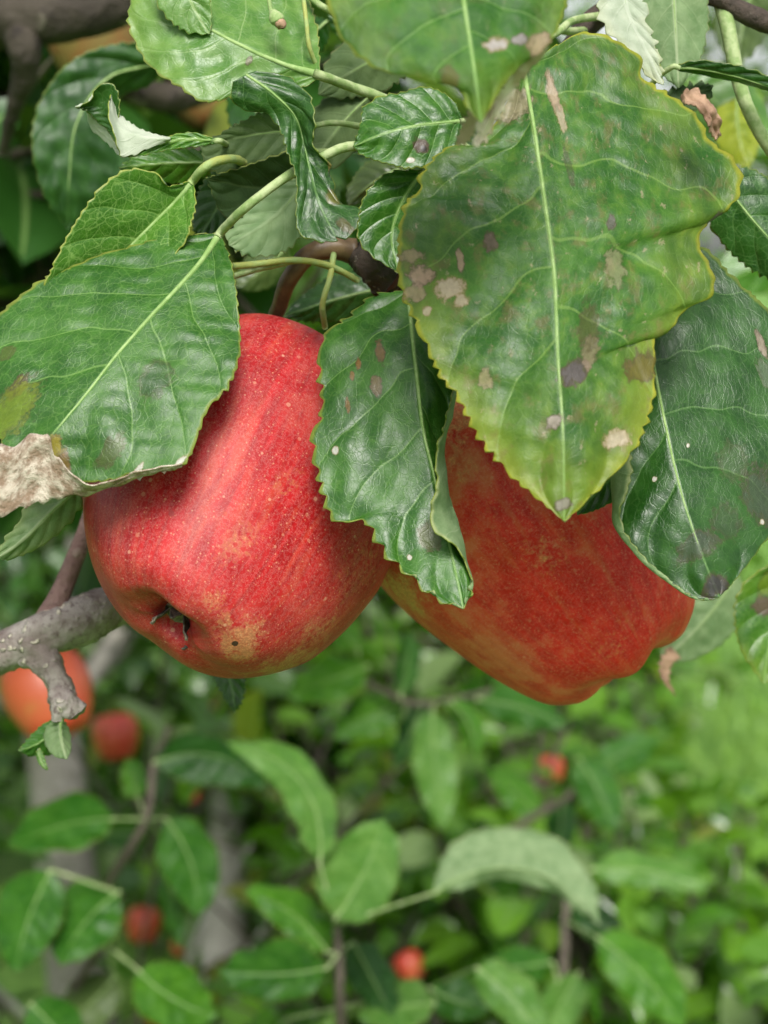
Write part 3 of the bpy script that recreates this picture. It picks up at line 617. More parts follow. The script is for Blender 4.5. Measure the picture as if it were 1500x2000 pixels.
stalk_of(ap2, M2, [np.array(M2@Vector((0, 0, .9*A2R))), P(850, 690, .515), P(835, 620, .505), P(800, 570, .485), P(765, 545, .475)], [.0017, .0019, .0022, .003])

# ------------------------------------------------------------------ the fruiting branch in front
br = new_obj('apple_branch', None, None, None, P(1560, 40, .49), 'brown fruiting branch with the big foreground leaves above both apples', 'branch')
V1 = tube([P(1600, 70, .48), P(1500, 45, .475), P(1440, 18, .475), P(1380, -10, .475), P(1260, -10, .485), P(1140, 60, .49), P(1060, 230, .49), P(960, 420, .485), P(860, 530, .48), P(775, 555, .474), P(735, 525, .470), P(690, 492, .470)], [.0028, .0028, .0028, .003, .0032, .0036, .0036, .0036, .0036, .0042, .0052, .0036], 14, seed=5, rough=.12, rf=260, samples=150)
V2 = tube([P(775, 560, .474), P(745, 545, .470), P(735, 575, .470)], [.004, .0048, .0015], 10, seed=6, rough=.2, rf=500)
V3 = tube([P(700, 500, .469), P(725, 520, .467), P(765, 550, .468)], [.0035, .005, .0045], 12, seed=8, rough=.22, rf=420, samples=30)
V, F = join([V1, V2, V3]); new_obj('twig', quads_to_mesh('twig', V, F, P(1560, 40, .49)), M_twig, br, P(1560, 40, .49))

BRN = (.16, .095, .045); GRY = (.12, .10, .095); CRM = (.50, .40, .29); PNK = (.42, .28, .20); ORG_ = (.30, .12, .035); WHT = (.6, .58, .52)
# big left leaf
L1 = make_leaf(br, [
    (-1, [(430, 455, 8), (330, 463, 8), (200, 495, 8), (95, 540, 8), (35, 578, 8), (-20, 640, 8), (-45, 740, 6), (-20, 830, 4), (20, 880, 2), (55, 905, 2)]),
    (0, [(430, 455, 8), (385, 520, 4), (320, 590, 1), (230, 690, -2), (160, 780, -3), (100, 850, -2), (55, 905, 2)]),
    (1, [(430, 455, 8), (453, 520, 4), (465, 600, 1), (468, 690, -2), (446, 755, -3), (405, 800, -4), (378, 870, -4), (352, 912, -3), (275, 924, -2), (180, 942, 0), (110, 925, 2), (55, 905, 2)])],
    .428, tone='main', tilt=0.42, seed=3, nu=150, nv=56, teeth=46, tooth=.7, pillow=.55, rough=.75, stalk=[(1000, 420, .478), (900, 330, .468), (800, 300, .456), (690, 285, .447), (620, 312, .443), (560, 345, .440), (480, 405, .437)], stalk_r=1.15, rib=.95,
    spots=[(35, 755, 3.0, 2.2, (.11, .075, .02), .75), (15, 690, 2, 2, (.10, .09, .02), .5), (300, 740, 5, 4, (.025, .06, .02), .5), (105, 880, 3.2, 3.5, (.34, .26, .03), .8), (125, 910, 2.0, 3, (.22, .12, .03), .8), (215, 880, 4, 2.5, (.09, .08, .02), .5), (15, 810, 9, 6, (.20, .26, .015), .6), (350, 902, 1.6, .8, WHT, .8), (270, 920, 2.2, .7, WHT, .8)],
    label='broad glossy green leaf with a withered grey-brown tip over the left apple', mk=dict(net=.30, rough=.40))
def dry_strip(parent, ra, rb, s0, mat, seed, rough=1.2, name='dried_margin', nu=70, nv=14, label=None, tooth=.8):
    G, x, _ = loft([(-1, ra), (1, rb)], s0, nu=nu, nv=nv, teeth=14, tooth=tooth, pillow=0, rough=rough, seed=seed)
    n = wob((G.reshape(-1, 3)-G[0, 0])*1000, seed+20, .6).reshape(nu, nv, 1)*FW*.0007*(rough); G = G+n
    me, o, lm, lmf, m0, nn = leaf_mesh(G, x, 'top', name=name); attr(me, 'lm', lmf+seed*17, 'FLOAT_VECTOR'); me.materials.append(mat); me.materials.append(mat)
    return new_obj(name, me, None, parent, o, label)
dry_strip(L1, [(356, 906, 0), (310, 918, 0), (262, 926, 0), (190, 950, -1), (150, 938, -1), (122, 905, -1), (105, 885, -1), (95, 852, -1), (55, 848, -1), (30, 868, 0), (-40, 875, 0)], [(356, 912, 1), (310, 926, 2), (270, 938, 3), (200, 958, 3), (160, 968, 3), (120, 972, 2), (90, 980, 1), (60, 985, 0), (20, 1000, 0), (0, 1008, 0), (-50, 1015, 0)], .4085, M_dry, 31, 1.2, label='withered grey-brown leaf tip')
# folded leaf behind it
make_leaf(br, [
    (-1, [(378, 352, 6), (348, 361, 4), (322, 363, 2), (303, 339, 0), (255, 330, -1), (212, 352, -2), (170, 400, -1), (135, 455, 0), (103, 525, 1), (88, 580, 4), (130, 610, 10)]),
    (0, [(378, 352, 6), (340, 395, 7), (260, 475, 9), (190, 545, 10), (130, 610, 10)]),
    (1, [(378, 352, 6), (380, 400, 2), (373, 440, 0), (355, 480, 1), (290, 540, 4), (210, 595, 8), (130, 610, 10)])],
    .442, tone='bright', tilt=0.20, seed=4, nu=120, nv=48, teeth=34, tooth=.5, pillow=.4, rough=.4, stalk=[(640, 300, .475), (560, 300, .470), (490, 322, .462), (460, 311, .455), (425, 314, .449), (398, 328, .447)], stalk_mat=M_stalk_y, stalk_r=1.1, rib=.8, mk=dict(net=.62, rough=.5),
    label='bright green leaf folded along its midrib, yellow rimmed, behind the broad left leaf')
# pale top leaf
make_leaf(br, [
    (-1, [(625, 147, 0), (600, 166, 1), (540, 182, 2), (480, 192, 2), (455, 190, 2), (400, 200, 1), (350, 171, 0), (300, 135, 0), (266, 90, 0), (250, 40, 0), (258, 0, 0), (262, -40, 0), (280, -70, 0)]),
    (0, [(625, 147, 0), (520, 110, -2), (400, 50, -4), (330, 0, -3), (280, -70, 0)]),
    (1, [(625, 147, 0), (624, 100, 2), (618, 40, 4), (590, -20, 5), (500, -80, 5), (380, -110, 4), (310, -100, 2), (280, -70, 0)])],
    .455, tone='pale', tilt=0.50, seed=6, nu=120, nv=48, teeth=36, tooth=.6, pillow=.8, rough=1.0, stalk=[(960, 330, .485), (880, 270, .478), (800, 218, .47), (735, 187, .462), (690, 171, .458)], stalk_r=1.3, rib=1.0, mk=dict(net=.22, rough=.36, yellow=.35, yellow_col=(.22, .30, .03)),
    spots=[(390, 35, .8, .6, WHT, .8), (485, 118, .8, 1.4, (.3, .25, .2), .8)], label='pale puckered leaf at the top left above the curled leaf')
make_leaf(br, auto_rails((345, -90), (409, 66), 62, 40, 10), .449, tone='pale', seed=7, nu=60, nv=24, teeth=18, tooth=.6, label='pale leaf tip hanging from the top edge over the puckered leaf')
# twisted dark leaf
make_leaf(br, [
    (-1, [(455, 160, 0), (452, 190, 2), (475, 215, 4), (520, 222, 4), (548, 255, 3), (562, 300, 2), (575, 330, 0), (582, 380, 0), (584, 450, 0), (625, 472, 0), (660, 470, 0)]),
    (0, [(480, 145, 0), (530, 180, 0), (575, 225, 2), (592, 270, 5), (605, 330, 3), (625, 400, 2), (655, 462, 0)]),
    (1, [(500, 138, 0), (560, 148, 0), (605, 190, -2), (616, 240, -3), (606, 282, 0), (640, 322, 3), (648, 345, 5), (665, 392, 5), (700, 405, 3), (697, 445, 1), (675, 468, 0)])],
    .432, tone='dark', tilt=0.20, seed=8, nu=130, nv=44, teeth=24, tooth=.7, pillow=.5, rough=.8, rib=.5, mk=dict(net=.45, rough=.33), spots=[(650, 390, 2.5, 2, (.20, .17, .03), .6), (672, 440, 2, 2, (.14, .09, .03), .6), (650, 326, 1.5, 1, (.35, .25, .08), .8)], stalk=[(800, 300, .46), (700, 420, .458), (690, 470, .45)] and None,
    label='small dark twisted leaf curling between the top leaf and the apple stem')
make_leaf(br, [
    (-1, [(905, 236, 4), (882, 190, 2), (832, 168, 2), (782, 182, 2), (738, 190, 2), (710, 205, 2), (702, 240, 2), (690, 285, 2)]),
    (0, [(905, 236, 4), (820, 243, 0), (745, 262, 0), (690, 285, 2)]),
    (1, [(905, 236, 4), (895, 278, 3), (855, 314, 2), (800, 329, 2), (740, 315, 2), (705, 300, 2), (690, 285, 2)])],
    .443, tone='main', tilt=0.30, seed=9, nu=90, nv=40, teeth=26, tooth=.5, pillow=.7, rough=.9, rib=.5, stalk=[(1020, 330, .485), (970, 260, .46)], mk=dict(net=.3, rough=.34, pucker=1.4),
    spots=[(822, 283, 1.6, 2.2, (.10, .07, .05), 1.0), (803, 312, .9, .8, WHT, .9), (826, 290, .7, .9, (.02, .012, .01), 1)], label='small crinkled leaf with a brown insect hole near the picture centre top')
make_leaf(br, [
    (-1, [(825, 333, 2), (790, 332, 2), (750, 341, 1), (716, 375, 0), (698, 430, 0), (704, 475, 0), (737, 508, 0), (778, 532, 0)]),
    (0, [(825, 333, 3), (785, 395, 3), (765, 460, 3), (778, 532, 0)]),
    (1, [(825, 333, 3), (865, 400, 6), (845, 480, 5), (778, 532, 0)])],
    .448, tone='main', seed=10, nu=80, nv=36, teeth=22, tooth=.6, rib=.5, stalk=[(960, 400, .482), (880, 340, .462)], mk=dict(net=.3), label='green yellow-rimmed leaf tucked beside the large blighted leaf above the spur')
# middle leaf over both apples
make_leaf(br, [
    (-1, [(797, 566, 6), (745, 576, 8), (690, 610, 8), (640, 650, 7), (623, 700, 6), (630, 790, 5), (612, 870, 4), (625, 945, 4), (652, 1015, 4), (712, 1018, 2), (752, 1082, 2), (800, 1122, 0), (850, 1165, 0), (905, 1188, 0)]),
    (0, [(797, 566, 6), (806, 660, 0), (815, 740, -3), (827, 840, -1), (846, 920, 0), (862, 1000, 1), (884, 1090, 1), (905, 1188, 0)]),
    (.8, [(797, 566, 6), (850, 660, 3), (884, 745, 3), (878, 800, 3), (868, 850, 3), (870, 930, 3), (885, 1000, 3), (904, 1075, 2), (918, 1130, 1), (905, 1188, 0)]),
    (1, [(797, 566, 6), (849, 668, 1), (882, 762, -1), (866, 815, -4), (855, 880, -6), (850, 945, -7), (838, 1000, -7), (852, 1045, -6), (903, 1086, -2), (920, 1140, 0), (905, 1188, 0)])],
    .424, tone='main', tilt=0.36, seed=12, nu=170, nv=60, teeth=38, tooth=1.4, pillow=.7, rough=.8, rib=.75, stalk=[(860, 500, .478), (820, 530, .462)], mk=dict(net=.22, rough=.38, pucker=1.3),
    spots=[(740, 690, 3.2, 1.3, (.22, .11, .05), .8), (735, 755, 2.6, 1.5, (.22, .14, .08), .8), (700, 710, 1.5, .8, ORG_, .7), (690, 735, 1.2, .6, ORG_, .7), (680, 795, 1.6, .7, ORG_, .6), (658, 880, .8, .9, WHT, .9), (838, 1050, 3.5, 3, (.14, .12, .05), .6), (800, 1090, .6, .6, WHT, .9)],
    label='pointed serrated leaf hanging in front of both apples with one pale folded edge')
# large blighted leaf
L8 = make_leaf(br, [
    (-1, [(1022, 128, 4), (1000, 175, 3), (978, 232, 3), (930, 282, 3), (880, 286, 3), (828, 330, 3), (812, 378, 3), (796, 386, 3), (780, 440, 3), (777, 520, 3), (786, 575, 3), (820, 645, 2), (860, 735, 1), (892, 772, 0), (932, 850, -1), (1000, 930, -1), (1060, 982, -2), (1102, 1018, -2)]),
    (0, [(1022, 128, 4), (1045, 260, 0), (1065, 400, -3), (1083, 540, -5), (1089, 680, -6), (1096, 780, -6), (1101, 880, -5), (1102, 1018, -2)]),
    (1, [(1022, 128, 4), (1080, 92, 6), (1140, 62, 8), (1200, 76, 9), (1250, 110, 10), (1254, 145, 10), (1300, 178, 10), (1360, 220, 11), (1392, 275, 11), (1432, 312, 11), (1446, 362, 11), (1428, 402, 10), (1385, 432, 10), (1362, 472, 9), (1382, 522, 9), (1391, 575, 8), (1340, 606, 7), (1308, 642, 6), (1272, 655, 5), (1280, 690, 4), (1278, 770, 2), (1255, 850, 1), (1200, 925, 0), (1150, 975, -1), (1102, 1018, -2)])],
    .402, tone='blight', tilt=0.30, seed=14, nu=190, nv=70, teeth=60, tooth=1.0, pillow=.9, rough=1.1, rib=.7, stalk=[(1075, 190, .485), (1040, 120, .44), (1028, 105, .415)], mk=dict(net=.16, rough=.42, yellow=.6, yellow_col=(.27, .29, .025), brown=.40, pucker=1.6, sheen=.34),
    spots=[(1122, 722, 3.1, 4.2, (.10, .085, .082), 1.0), (1083, 822, 1.7, 2.1, (.36, .30, .26), .9), (955, 472, 2.8, 1.6, (.14, .10, .075), .9), (880, 560, 2.6, 3.6, CRM, .9), (822, 540, 2.2, 3.4, PNK, .9), (905, 585, 1.6, 1.8, CRM, .85), (815, 575, 2, 3, PNK, .6), (800, 500, 1.5, 3, PNK, .6), (900, 510, 3, .9, PNK, .8), (838, 608, 1.2, 1.2, CRM, .8), (1190, 438, 1.6, 1.3, GRY, .8), (950, 740, 2.4, 1.8, (.42, .33, .2), .6), (1205, 860, 1.8, 3.6, CRM, .8), (1150, 690, 5, 2.5, (.30, .22, .14), .6), (1150, 640, 6, 3, (.08, .07, .02), .6), (1255, 720, 2.6, 5, (.13, .09, .02), .8), (1100, 985, 1.2, 2.2, (.25, .22, .18), .9), (990, 210, 4, 8, (.34, .28, .18), .8), (1085, 205, 8, 1.5, CRM, .7), (1075, 180, 5, 2, PNK, .5), (1400, 435, 3, 2.4, GRY, .9), (1110, 330, 5, 1.0, (.05, .05, .02), .5), (1200, 520, 5, 3.2, (.33, .30, .18), .5)],
    label='huge blighted leaf with yellow edges, brown spots and a dark grey blotch')
dry_strip(L8, [(1328, 190, 2), (1358, 188, 1), (1384, 208, 0), (1398, 236, 0), (1410, 262, 0)], [(1336, 206, 0), (1354, 226, -3), (1366, 242, -4), (1374, 262, -3), (1398, 276, 0)], .408, M_drybrown, 37, 2.0, name='withered_curl', nu=50, nv=16, label='brown withered curl')
# blurred leaf closest to the lens
L9 = make_leaf(br, [
    (-1, [(890, -140, 4), (720, -100, 2), (640, -30, 0), (655, 50, 0), (690, 100, 0), (740, 135, 0), (800, 150, 0), (860, 165, 0), (895, 172, 0), (912, 210, 0), (940, 240, 0)]),
    (0, [(890, -140, 4), (906, 0, -2), (918, 80, -2), (930, 160, -2), (940, 240, 0)]),
    (1, [(890, -140, 4), (1050, -110, 3), (1108, -30, 2), (1094, 45, 2), (1062, 98, 2), (1015, 132, 2), (975, 180, 1), (940, 240, 0)])],
    .352, tone='main', tilt=0.30, seed=16, nu=100, nv=44, teeth=34, tooth=.7, pillow=.4, rough=.5, rib=.7, stalk=[(1040, -330, .46), (940, -200, .39)], mk=dict(net=.15, yellow=.35, brown=.12, rough=.46, sheen=.2),
    spots=[(965, 88, 1.6, 2.6, (.42, .38, .36), 1.0), (1018, 75, 1.2, 1.7, (.30, .26, .27), .9), (1060, 95, 3, 3, PNK, .7), (880, 150, 3, 2, (.12, .07, .02), .6)], label='soft blurred green leaf closest to the lens at the top edge')
dry_strip(L9, [(1072, 92, 0), (1020, 125, 0), (975, 175, 0), (950, 215, 0), (930, 262, 0), (926, 284, 0)], [(1060, 112, 1), (1022, 152, 1), (995, 195, 2), (975, 235, 2), (952, 272, 1), (932, 284, 0)], .356, M_cream, 33, .8, label='dry cream-coloured leaf edge')
dry_strip(L9, [(935, 165, 0), (925, 200, 0), (905, 240, 2), (890, 280, 3)], [(950, 190, 0), (940, 230, 0), (915, 275, 2), (895, 285, 3)], .362, M_cream, 35, .5, nu=30, nv=8)
# dark leaf at right
make_leaf(br, [
    (-1, [(1265, 600, 8), (1240, 660, 5), (1220, 760, 3), (1216, 850, -2), (1232, 890, -5), (1236, 930, -5), (1226, 975, -4), (1216, 1010, 0), (1236, 1060, 1), (1298, 1124, 2), (1350, 1163, 2), (1385, 1171, 2), (1405, 1166, 2)]),
    (-.82, [(1265, 600, 8), (1238, 660, 6), (1216, 760, 5), (1206, 870, 3), (1197, 925, 3), (1203, 970, 3), (1213, 1020, 2), (1240, 1070, 2), (1302, 1124, 2), (1350, 1160, 2), (1385, 1168, 2), (1405, 1166, 2)]),
    (0, [(1265, 600, 8), (1275, 700, 2), (1300, 830, -1), (1330, 960, -2), (1368, 1075, -1), (1405, 1166, 2)]),
    (1, [(1265, 600, 8), (1310, 520, 10), (1365, 482, 12), (1430, 545, 12), (1500, 612, 12), (1560, 720, 12), (1575, 850, 10), (1545, 980, 8), (1500, 1050, 6), (1455, 1110, 4), (1425, 1145, 3), (1405, 1166, 2)])],
    .424, tone='dark', tilt=0.30, seed=18, nu=160, nv=60, teeth=50, tooth=.6, pillow=.9, rough=.8, rib=.7, stalk=[(1120, 180, .49), (1200, 420, .46), (1245, 540, .437)], mk=dict(net=.2, rough=.36, pucker=1.3),
    spots=[(1480, 970, 6, 5, (.06, .065, .05), .6), (1420, 1020, 4, 4, (.05, .06, .035), .4), (1490, 730, 3, 2, (.20, .22, .17), .4), (1490, 670, 2.4, 1.2, (.33, .26, .2), .9), (1360, 1060, 3, 6, (.06, .06, .05), .6), (1395, 1140, 2.4, 4, (.05, .04, .045), .9), (1430, 900, 4, 4, (.07, .12, .04), .4), (1345, 870, .5, .5, WHT, 1), (1277, 935, .6, .6, WHT, 1), (1490, 1018, .7, .7, WHT, 1)],
    label='large dark green leaf at the right edge lying over the tilted apple')
# pale undersides at the top right
make_leaf(br, [(-1, [(1215, -60), (1174, -10), (1172, 40), (1232, 112), (1268, 150), (1295, 166)]), (0, [(1215, -60), (1225, 20), (1262, 100), (1295, 166)]), (1, [(1215, -60), (1250, -12), (1260, 20), (1264, 45), (1284, 90), (1292, 125), (1295, 166)])], .455, 'under', utone='white', seed=20, nu=70, nv=26, teeth=16, tooth=1.0, rib=.3, label='cream underside of a torn leaf beside the blighted leaf top', uk=dict(yellow=.5, yellow_col=(.42, .42, .16)))
make_leaf(br, auto_rails((1310, -120), (1325, 172), 72, 66, 0, zl=4, zr=4, fat=.5), .468, 'under', utone='pale', seed=21, nu=70, nv=30, teeth=24, tooth=.8, rib=.5, label='grey-green leaf underside hanging at the top right')
make_leaf(br, auto_rails((1312, 131), (1590, 215), 13, 22, -18, zl=6, zr=-2), .462, tone='dark', seed=22, nu=60, nv=20, teeth=20, tooth=.4, rib=.5, stalk=[(1240, 260, .487), (1270, 170, .47)], label='narrow dark leaf seen edge-on crossing the green stalk')
make_leaf(br, auto_rails((1395, 330), (1600, 560), 75, 80, 10, zl=5, zr=2), .465, tone='dark', seed=23, nu=90, nv=36, teeth=30, tooth=.8, rib=.5, mk=dict(net=.5), label='dark net-veined leaf at the right edge behind the blighted leaf')
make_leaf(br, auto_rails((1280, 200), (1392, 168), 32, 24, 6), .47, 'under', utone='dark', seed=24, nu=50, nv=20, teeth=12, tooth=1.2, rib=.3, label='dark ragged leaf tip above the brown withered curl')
V, F = tube([P(1398, -30, .477), P(1422, 55, .475), P(1438, 140, .475), P(1462, 215, .475), P(1500, 285, .478), P(1560, 360, .485)], [.0022, .0022, .0019, .0018, .0016], 12, seed=2, rough=.05, rf=300)
new_obj('green_shoot', quads_to_mesh('green_shoot', V, F, P(1398, -30, .477)), M_stalk, br, P(1398, -30, .477), 'grooved green stalk')
for q in ([(1180, 30, .488), (1120, 40, .47), (1090, 62, .46), (1040, 90, .455)], [(1150, 60, .49), (1100, 60, .475), (1070, 40, .46)]):
    V, F = tube([P(*a) for a in q], [.0012, .0010], 8); new_obj('petiole', quads_to_mesh('petiole', V, F, P(*q[0])), M_stalk, br, P(*q[0]))
# leaves behind the cluster
make_leaf(br, [(-1, [(595, 250, 2), (555, 225), (512, 220), (488, 229), (440, 254), (392, 285)]), (0, [(595, 250, 4), (490, 264, 2), (392, 285)]), (1, [(595, 250, 4), (570, 292, 4), (520, 314, 4), (440, 340, 3), (402, 322, 1), (392, 285)])], .456, 'under', utone='olive', seed=25, nu=80, nv=34, teeth=20, tooth=.7, rib=.5, stalk=[(760, 260, .478), (660, 240, .466)], label='olive leaf underside between the curled leaf and the yellow petiole')
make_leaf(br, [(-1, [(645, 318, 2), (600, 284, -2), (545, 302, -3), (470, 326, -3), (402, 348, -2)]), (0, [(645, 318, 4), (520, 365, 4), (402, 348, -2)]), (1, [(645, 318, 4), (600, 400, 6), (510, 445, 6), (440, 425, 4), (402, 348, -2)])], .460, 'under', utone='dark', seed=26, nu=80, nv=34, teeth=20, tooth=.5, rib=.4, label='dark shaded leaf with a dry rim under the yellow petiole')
make_leaf(br, [(-1, [(605, 345, 3), (530, 370, 2), (455, 440, 1), (442, 462, 0), (448, 480, 0)]), (0, [(605, 345, 3), (540, 420, 1), (448, 480, 0)]), (1, [(605, 345, 3), (595, 430, 3), (574, 478, 2), (527, 501, 1), (475, 497, 0), (448, 480, 0)])], .455, 'under', utone='pale', seed=27, nu=80, nv=34, teeth=20, tooth=.9, rib=.35, uk=dict(net=.05, vein_s=.3), label='smooth pale leaf underside above the apple stem')
make_leaf(br, auto_rails((815, 85), (622, 185), 62, 60, 10, zl=3, zr=3, dzt=4), .478, 'under', utone='olive', seed=28, nu=70, nv=30, teeth=16, tooth=.8, rib=.5, mats=None, label='brownish leaf underside behind the thick pale petiole')
make_leaf(br, auto_rails((720, 190), (600, 345), 60, 55, 10, zl=3, zr=3), .484, 'under', utone='olive', seed=29, nu=60, nv=26, teeth=16, tooth=.6, rib=.4, label='shaded olive leaf behind the small twisted leaf')
# curled leaf with white underside
LC = make_leaf(br, [(-1, [(430, 275), (375, 258), (312, 270), (262, 294), (240, 306)]), (0, [(430, 275), (360, 272), (300, 284), (240, 306)]), (1, [(430, 275), (400, 283), (330, 292), (275, 304), (240, 306)])], .449, tone='bright', seed=40, nu=60, nv=22, teeth=14, tooth=.4, rib=0, stalk=[(560, 290, .478), (500, 290, .470), (450, 284, .460)], label='curled leaf at left showing its white underside and dark tip')
def leaf_piece(parent, rails, s0, face, tone, utone, seed, name, label, **k):
    G, x, _ = loft(rails, s0, seed=seed, **k); me, o, lm, lmf, m0, n = leaf_mesh(G, x, face, name=name); attr(me, 'lm', lmf+seed*11, 'FLOAT_VECTOR')
    me.materials.append(tops(tone)); me.materials.append(unders(utone)); return new_obj(name, me, None, parent, o, label)
leaf_piece(LC, [(-1, [(332, 270, 0), (275, 252, 3), (235, 222, 5), (215, 185, 3)]), (0, [(333, 271, -1), (280, 268, 0), (230, 245, 1), (215, 185, 2)]), (1, [(334, 272, 0), (290, 290, 0), (241, 306, 0), (222, 264, -2), (211, 230, -2), (215, 185, 1)])], .448, 'under', 'bright', 'white', 41, 'blade_fold', 'white leaf underside', nu=60, nv=26, teeth=14, tooth=.5, pillow=.1, rough=.4)
leaf_piece(LC, [(-1, [(224, 255, 0), (230, 200, 0), (220, 166, 0), (190, 174, 0), (178, 200, 0), (147, 209, 0)]), (0, [(220, 256, 3), (205, 215, 3), (180, 208, 3), (147, 209, 0)]), (1, [(214, 258, 4), (192, 238, 4), (168, 215, 2), (147, 209, 0)])], .451, 'top', 'dark', 'white', 42, 'blade_tip', 'dark green curled tip', nu=50, nv=22, teeth=12, tooth=.5, pillow=.3, rough=.4)
leaf_piece(LC, [(-1, [(172, 216, 2), (190, 238, 4), (214, 258, 3), (236, 300, 2)]), (1, [(172, 222, 4), (178, 250, 6), (205, 275, 6), (236, 304, 2)])], .453, 'under', 'dark', 'white', 43, 'blade_back', None, nu=40, nv=14, teeth=8, tooth=.3, pillow=.1, rough=.3)
make_leaf(br, auto_rails((425, 318), (232, 328), 30, 40, 4, zl=2, zr=4), .468, tone='bright', seed=44, nu=60, nv=26, teeth=18, tooth=.6, rib=.4, label='green leaf under the curled white leaf')
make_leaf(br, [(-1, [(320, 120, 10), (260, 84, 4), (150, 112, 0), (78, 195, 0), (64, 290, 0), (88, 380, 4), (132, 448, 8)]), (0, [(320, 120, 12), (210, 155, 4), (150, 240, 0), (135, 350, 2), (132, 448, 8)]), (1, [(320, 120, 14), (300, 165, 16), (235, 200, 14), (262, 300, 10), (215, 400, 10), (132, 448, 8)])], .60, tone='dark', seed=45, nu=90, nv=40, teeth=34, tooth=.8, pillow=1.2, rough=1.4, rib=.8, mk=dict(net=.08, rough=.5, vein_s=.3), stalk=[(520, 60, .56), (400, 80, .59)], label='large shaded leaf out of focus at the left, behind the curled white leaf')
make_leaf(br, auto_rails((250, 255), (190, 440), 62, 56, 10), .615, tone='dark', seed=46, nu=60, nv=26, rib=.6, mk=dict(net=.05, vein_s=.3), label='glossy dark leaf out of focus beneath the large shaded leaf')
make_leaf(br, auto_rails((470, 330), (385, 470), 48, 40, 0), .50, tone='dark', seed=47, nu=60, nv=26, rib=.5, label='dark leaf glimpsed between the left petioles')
make_leaf(br, [(-1, [(168, 940, 2), (105, 952, 2), (52, 985, 1), (36, 1022, 0), (10, 1050, 0), (-15, 1098, 0)]), (0, [(168, 940, 2), (110, 990, 1), (45, 1055, 0), (-15, 1098, 0)]), (1, [(168, 940, 2), (152, 1000, 5), (100, 1052, 5), (40, 1086, 3), (-15, 1098, 0)])], .446, 'under', utone='pale', seed=48, nu=70, nv=28, teeth=14, tooth=.5, rib=.4, label='pale ragged leaf below the withered tip at the left edge', uk=dict(yellow=.4))
make_leaf(br, auto_rails((405, 1245), (458, 1392), 30, 34, -14), .53, tone='dark', seed=49, nu=60, nv=24, rib=.4, label='dark leaf tip peeping out below the left apple')
make_leaf(br, auto_rails((790, 555), (555, 618), 48, 46, 6, zl=3, zr=3), .515, tone='dark', seed=50, nu=70, nv=28, teeth=22, tooth=.6, rib=.6, label='dark leaf lying behind the apple stem above both apples')
make_leaf(br, auto_rails((650, 690), (722, 598), 24, 22, 4), .462, tone='main', seed=51, nu=50, nv=20, teeth=14, tooth=.5, rib=.4, label='small leaf edge behind the top of the pointed serrated leaf')
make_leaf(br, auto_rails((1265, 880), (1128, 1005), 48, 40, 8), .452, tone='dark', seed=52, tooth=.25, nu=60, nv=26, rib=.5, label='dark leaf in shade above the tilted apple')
make_leaf(br, [(-1, [(1560, 1070), (1465, 1128), (1434, 1190), (1448, 1270), (1492, 1335)]), (0, [(1560, 1070, 2), (1515, 1180, 3), (1492, 1335)]), (1, [(1560, 1070), (1600, 1180, 4), (1560, 1290, 2), (1492, 1335)])], .53, tone='bright', seed=53, nu=70, nv=30, teeth=24, tooth=.5, rib=.6, spots=[(1497, 1185, 3, 4, (.13, .085, .06), .95), (1500, 1140, 4, 3, (.2, .26, .02), .6)], mk=dict(yellow=.3), stalk=[(1600, 900, .50), (1590, 1000, .52)], label='bright green leaf with a brown blotch at the right edge')
L18 = make_leaf(br, auto_rails((1440, 1120), (1290, 1290), 62, 58, -12, zl=3, zr=3), .60, 'under', utone='pale', seed=54, nu=60, nv=26, rib=.5, label='pale leaf with a dry tip out of focus below the dark right leaf')
dry_strip(L18, [(1310, 1262), (1290, 1290), (1292, 1325), (1318, 1358)], [(1330, 1285), (1312, 1300), (1308, 1330), (1320, 1360)], .598, M_drybrown, 36, .8, nu=30, nv=8, label='dry brown leaf tip')
# filler leaves deeper in the cluster, each real and behind the named ones
for k, (b, t_, w_, s_, tone, lab) in enumerate([
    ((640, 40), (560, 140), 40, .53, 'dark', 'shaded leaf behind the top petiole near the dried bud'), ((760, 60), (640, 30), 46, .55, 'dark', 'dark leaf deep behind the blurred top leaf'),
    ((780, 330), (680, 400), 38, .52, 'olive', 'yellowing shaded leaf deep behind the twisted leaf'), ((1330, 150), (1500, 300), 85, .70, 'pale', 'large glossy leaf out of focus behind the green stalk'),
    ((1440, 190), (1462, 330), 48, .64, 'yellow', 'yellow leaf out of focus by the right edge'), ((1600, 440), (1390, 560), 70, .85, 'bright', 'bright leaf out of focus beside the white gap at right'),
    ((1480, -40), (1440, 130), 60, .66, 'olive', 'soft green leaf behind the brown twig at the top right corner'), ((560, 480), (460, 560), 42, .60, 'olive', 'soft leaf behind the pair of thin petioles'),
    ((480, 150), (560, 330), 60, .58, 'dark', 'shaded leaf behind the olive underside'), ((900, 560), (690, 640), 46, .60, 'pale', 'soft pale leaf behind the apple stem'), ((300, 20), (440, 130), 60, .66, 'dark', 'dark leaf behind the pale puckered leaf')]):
    make_leaf(br, auto_rails(b, t_, w_, w_*.9, (-1)**k*8, zl=4, zr=3), s_, tone=tone, seed=60+k, nu=60, nv=24, teeth=20, tooth=.7, rib=.6, mk=dict(net=.1), label=lab)
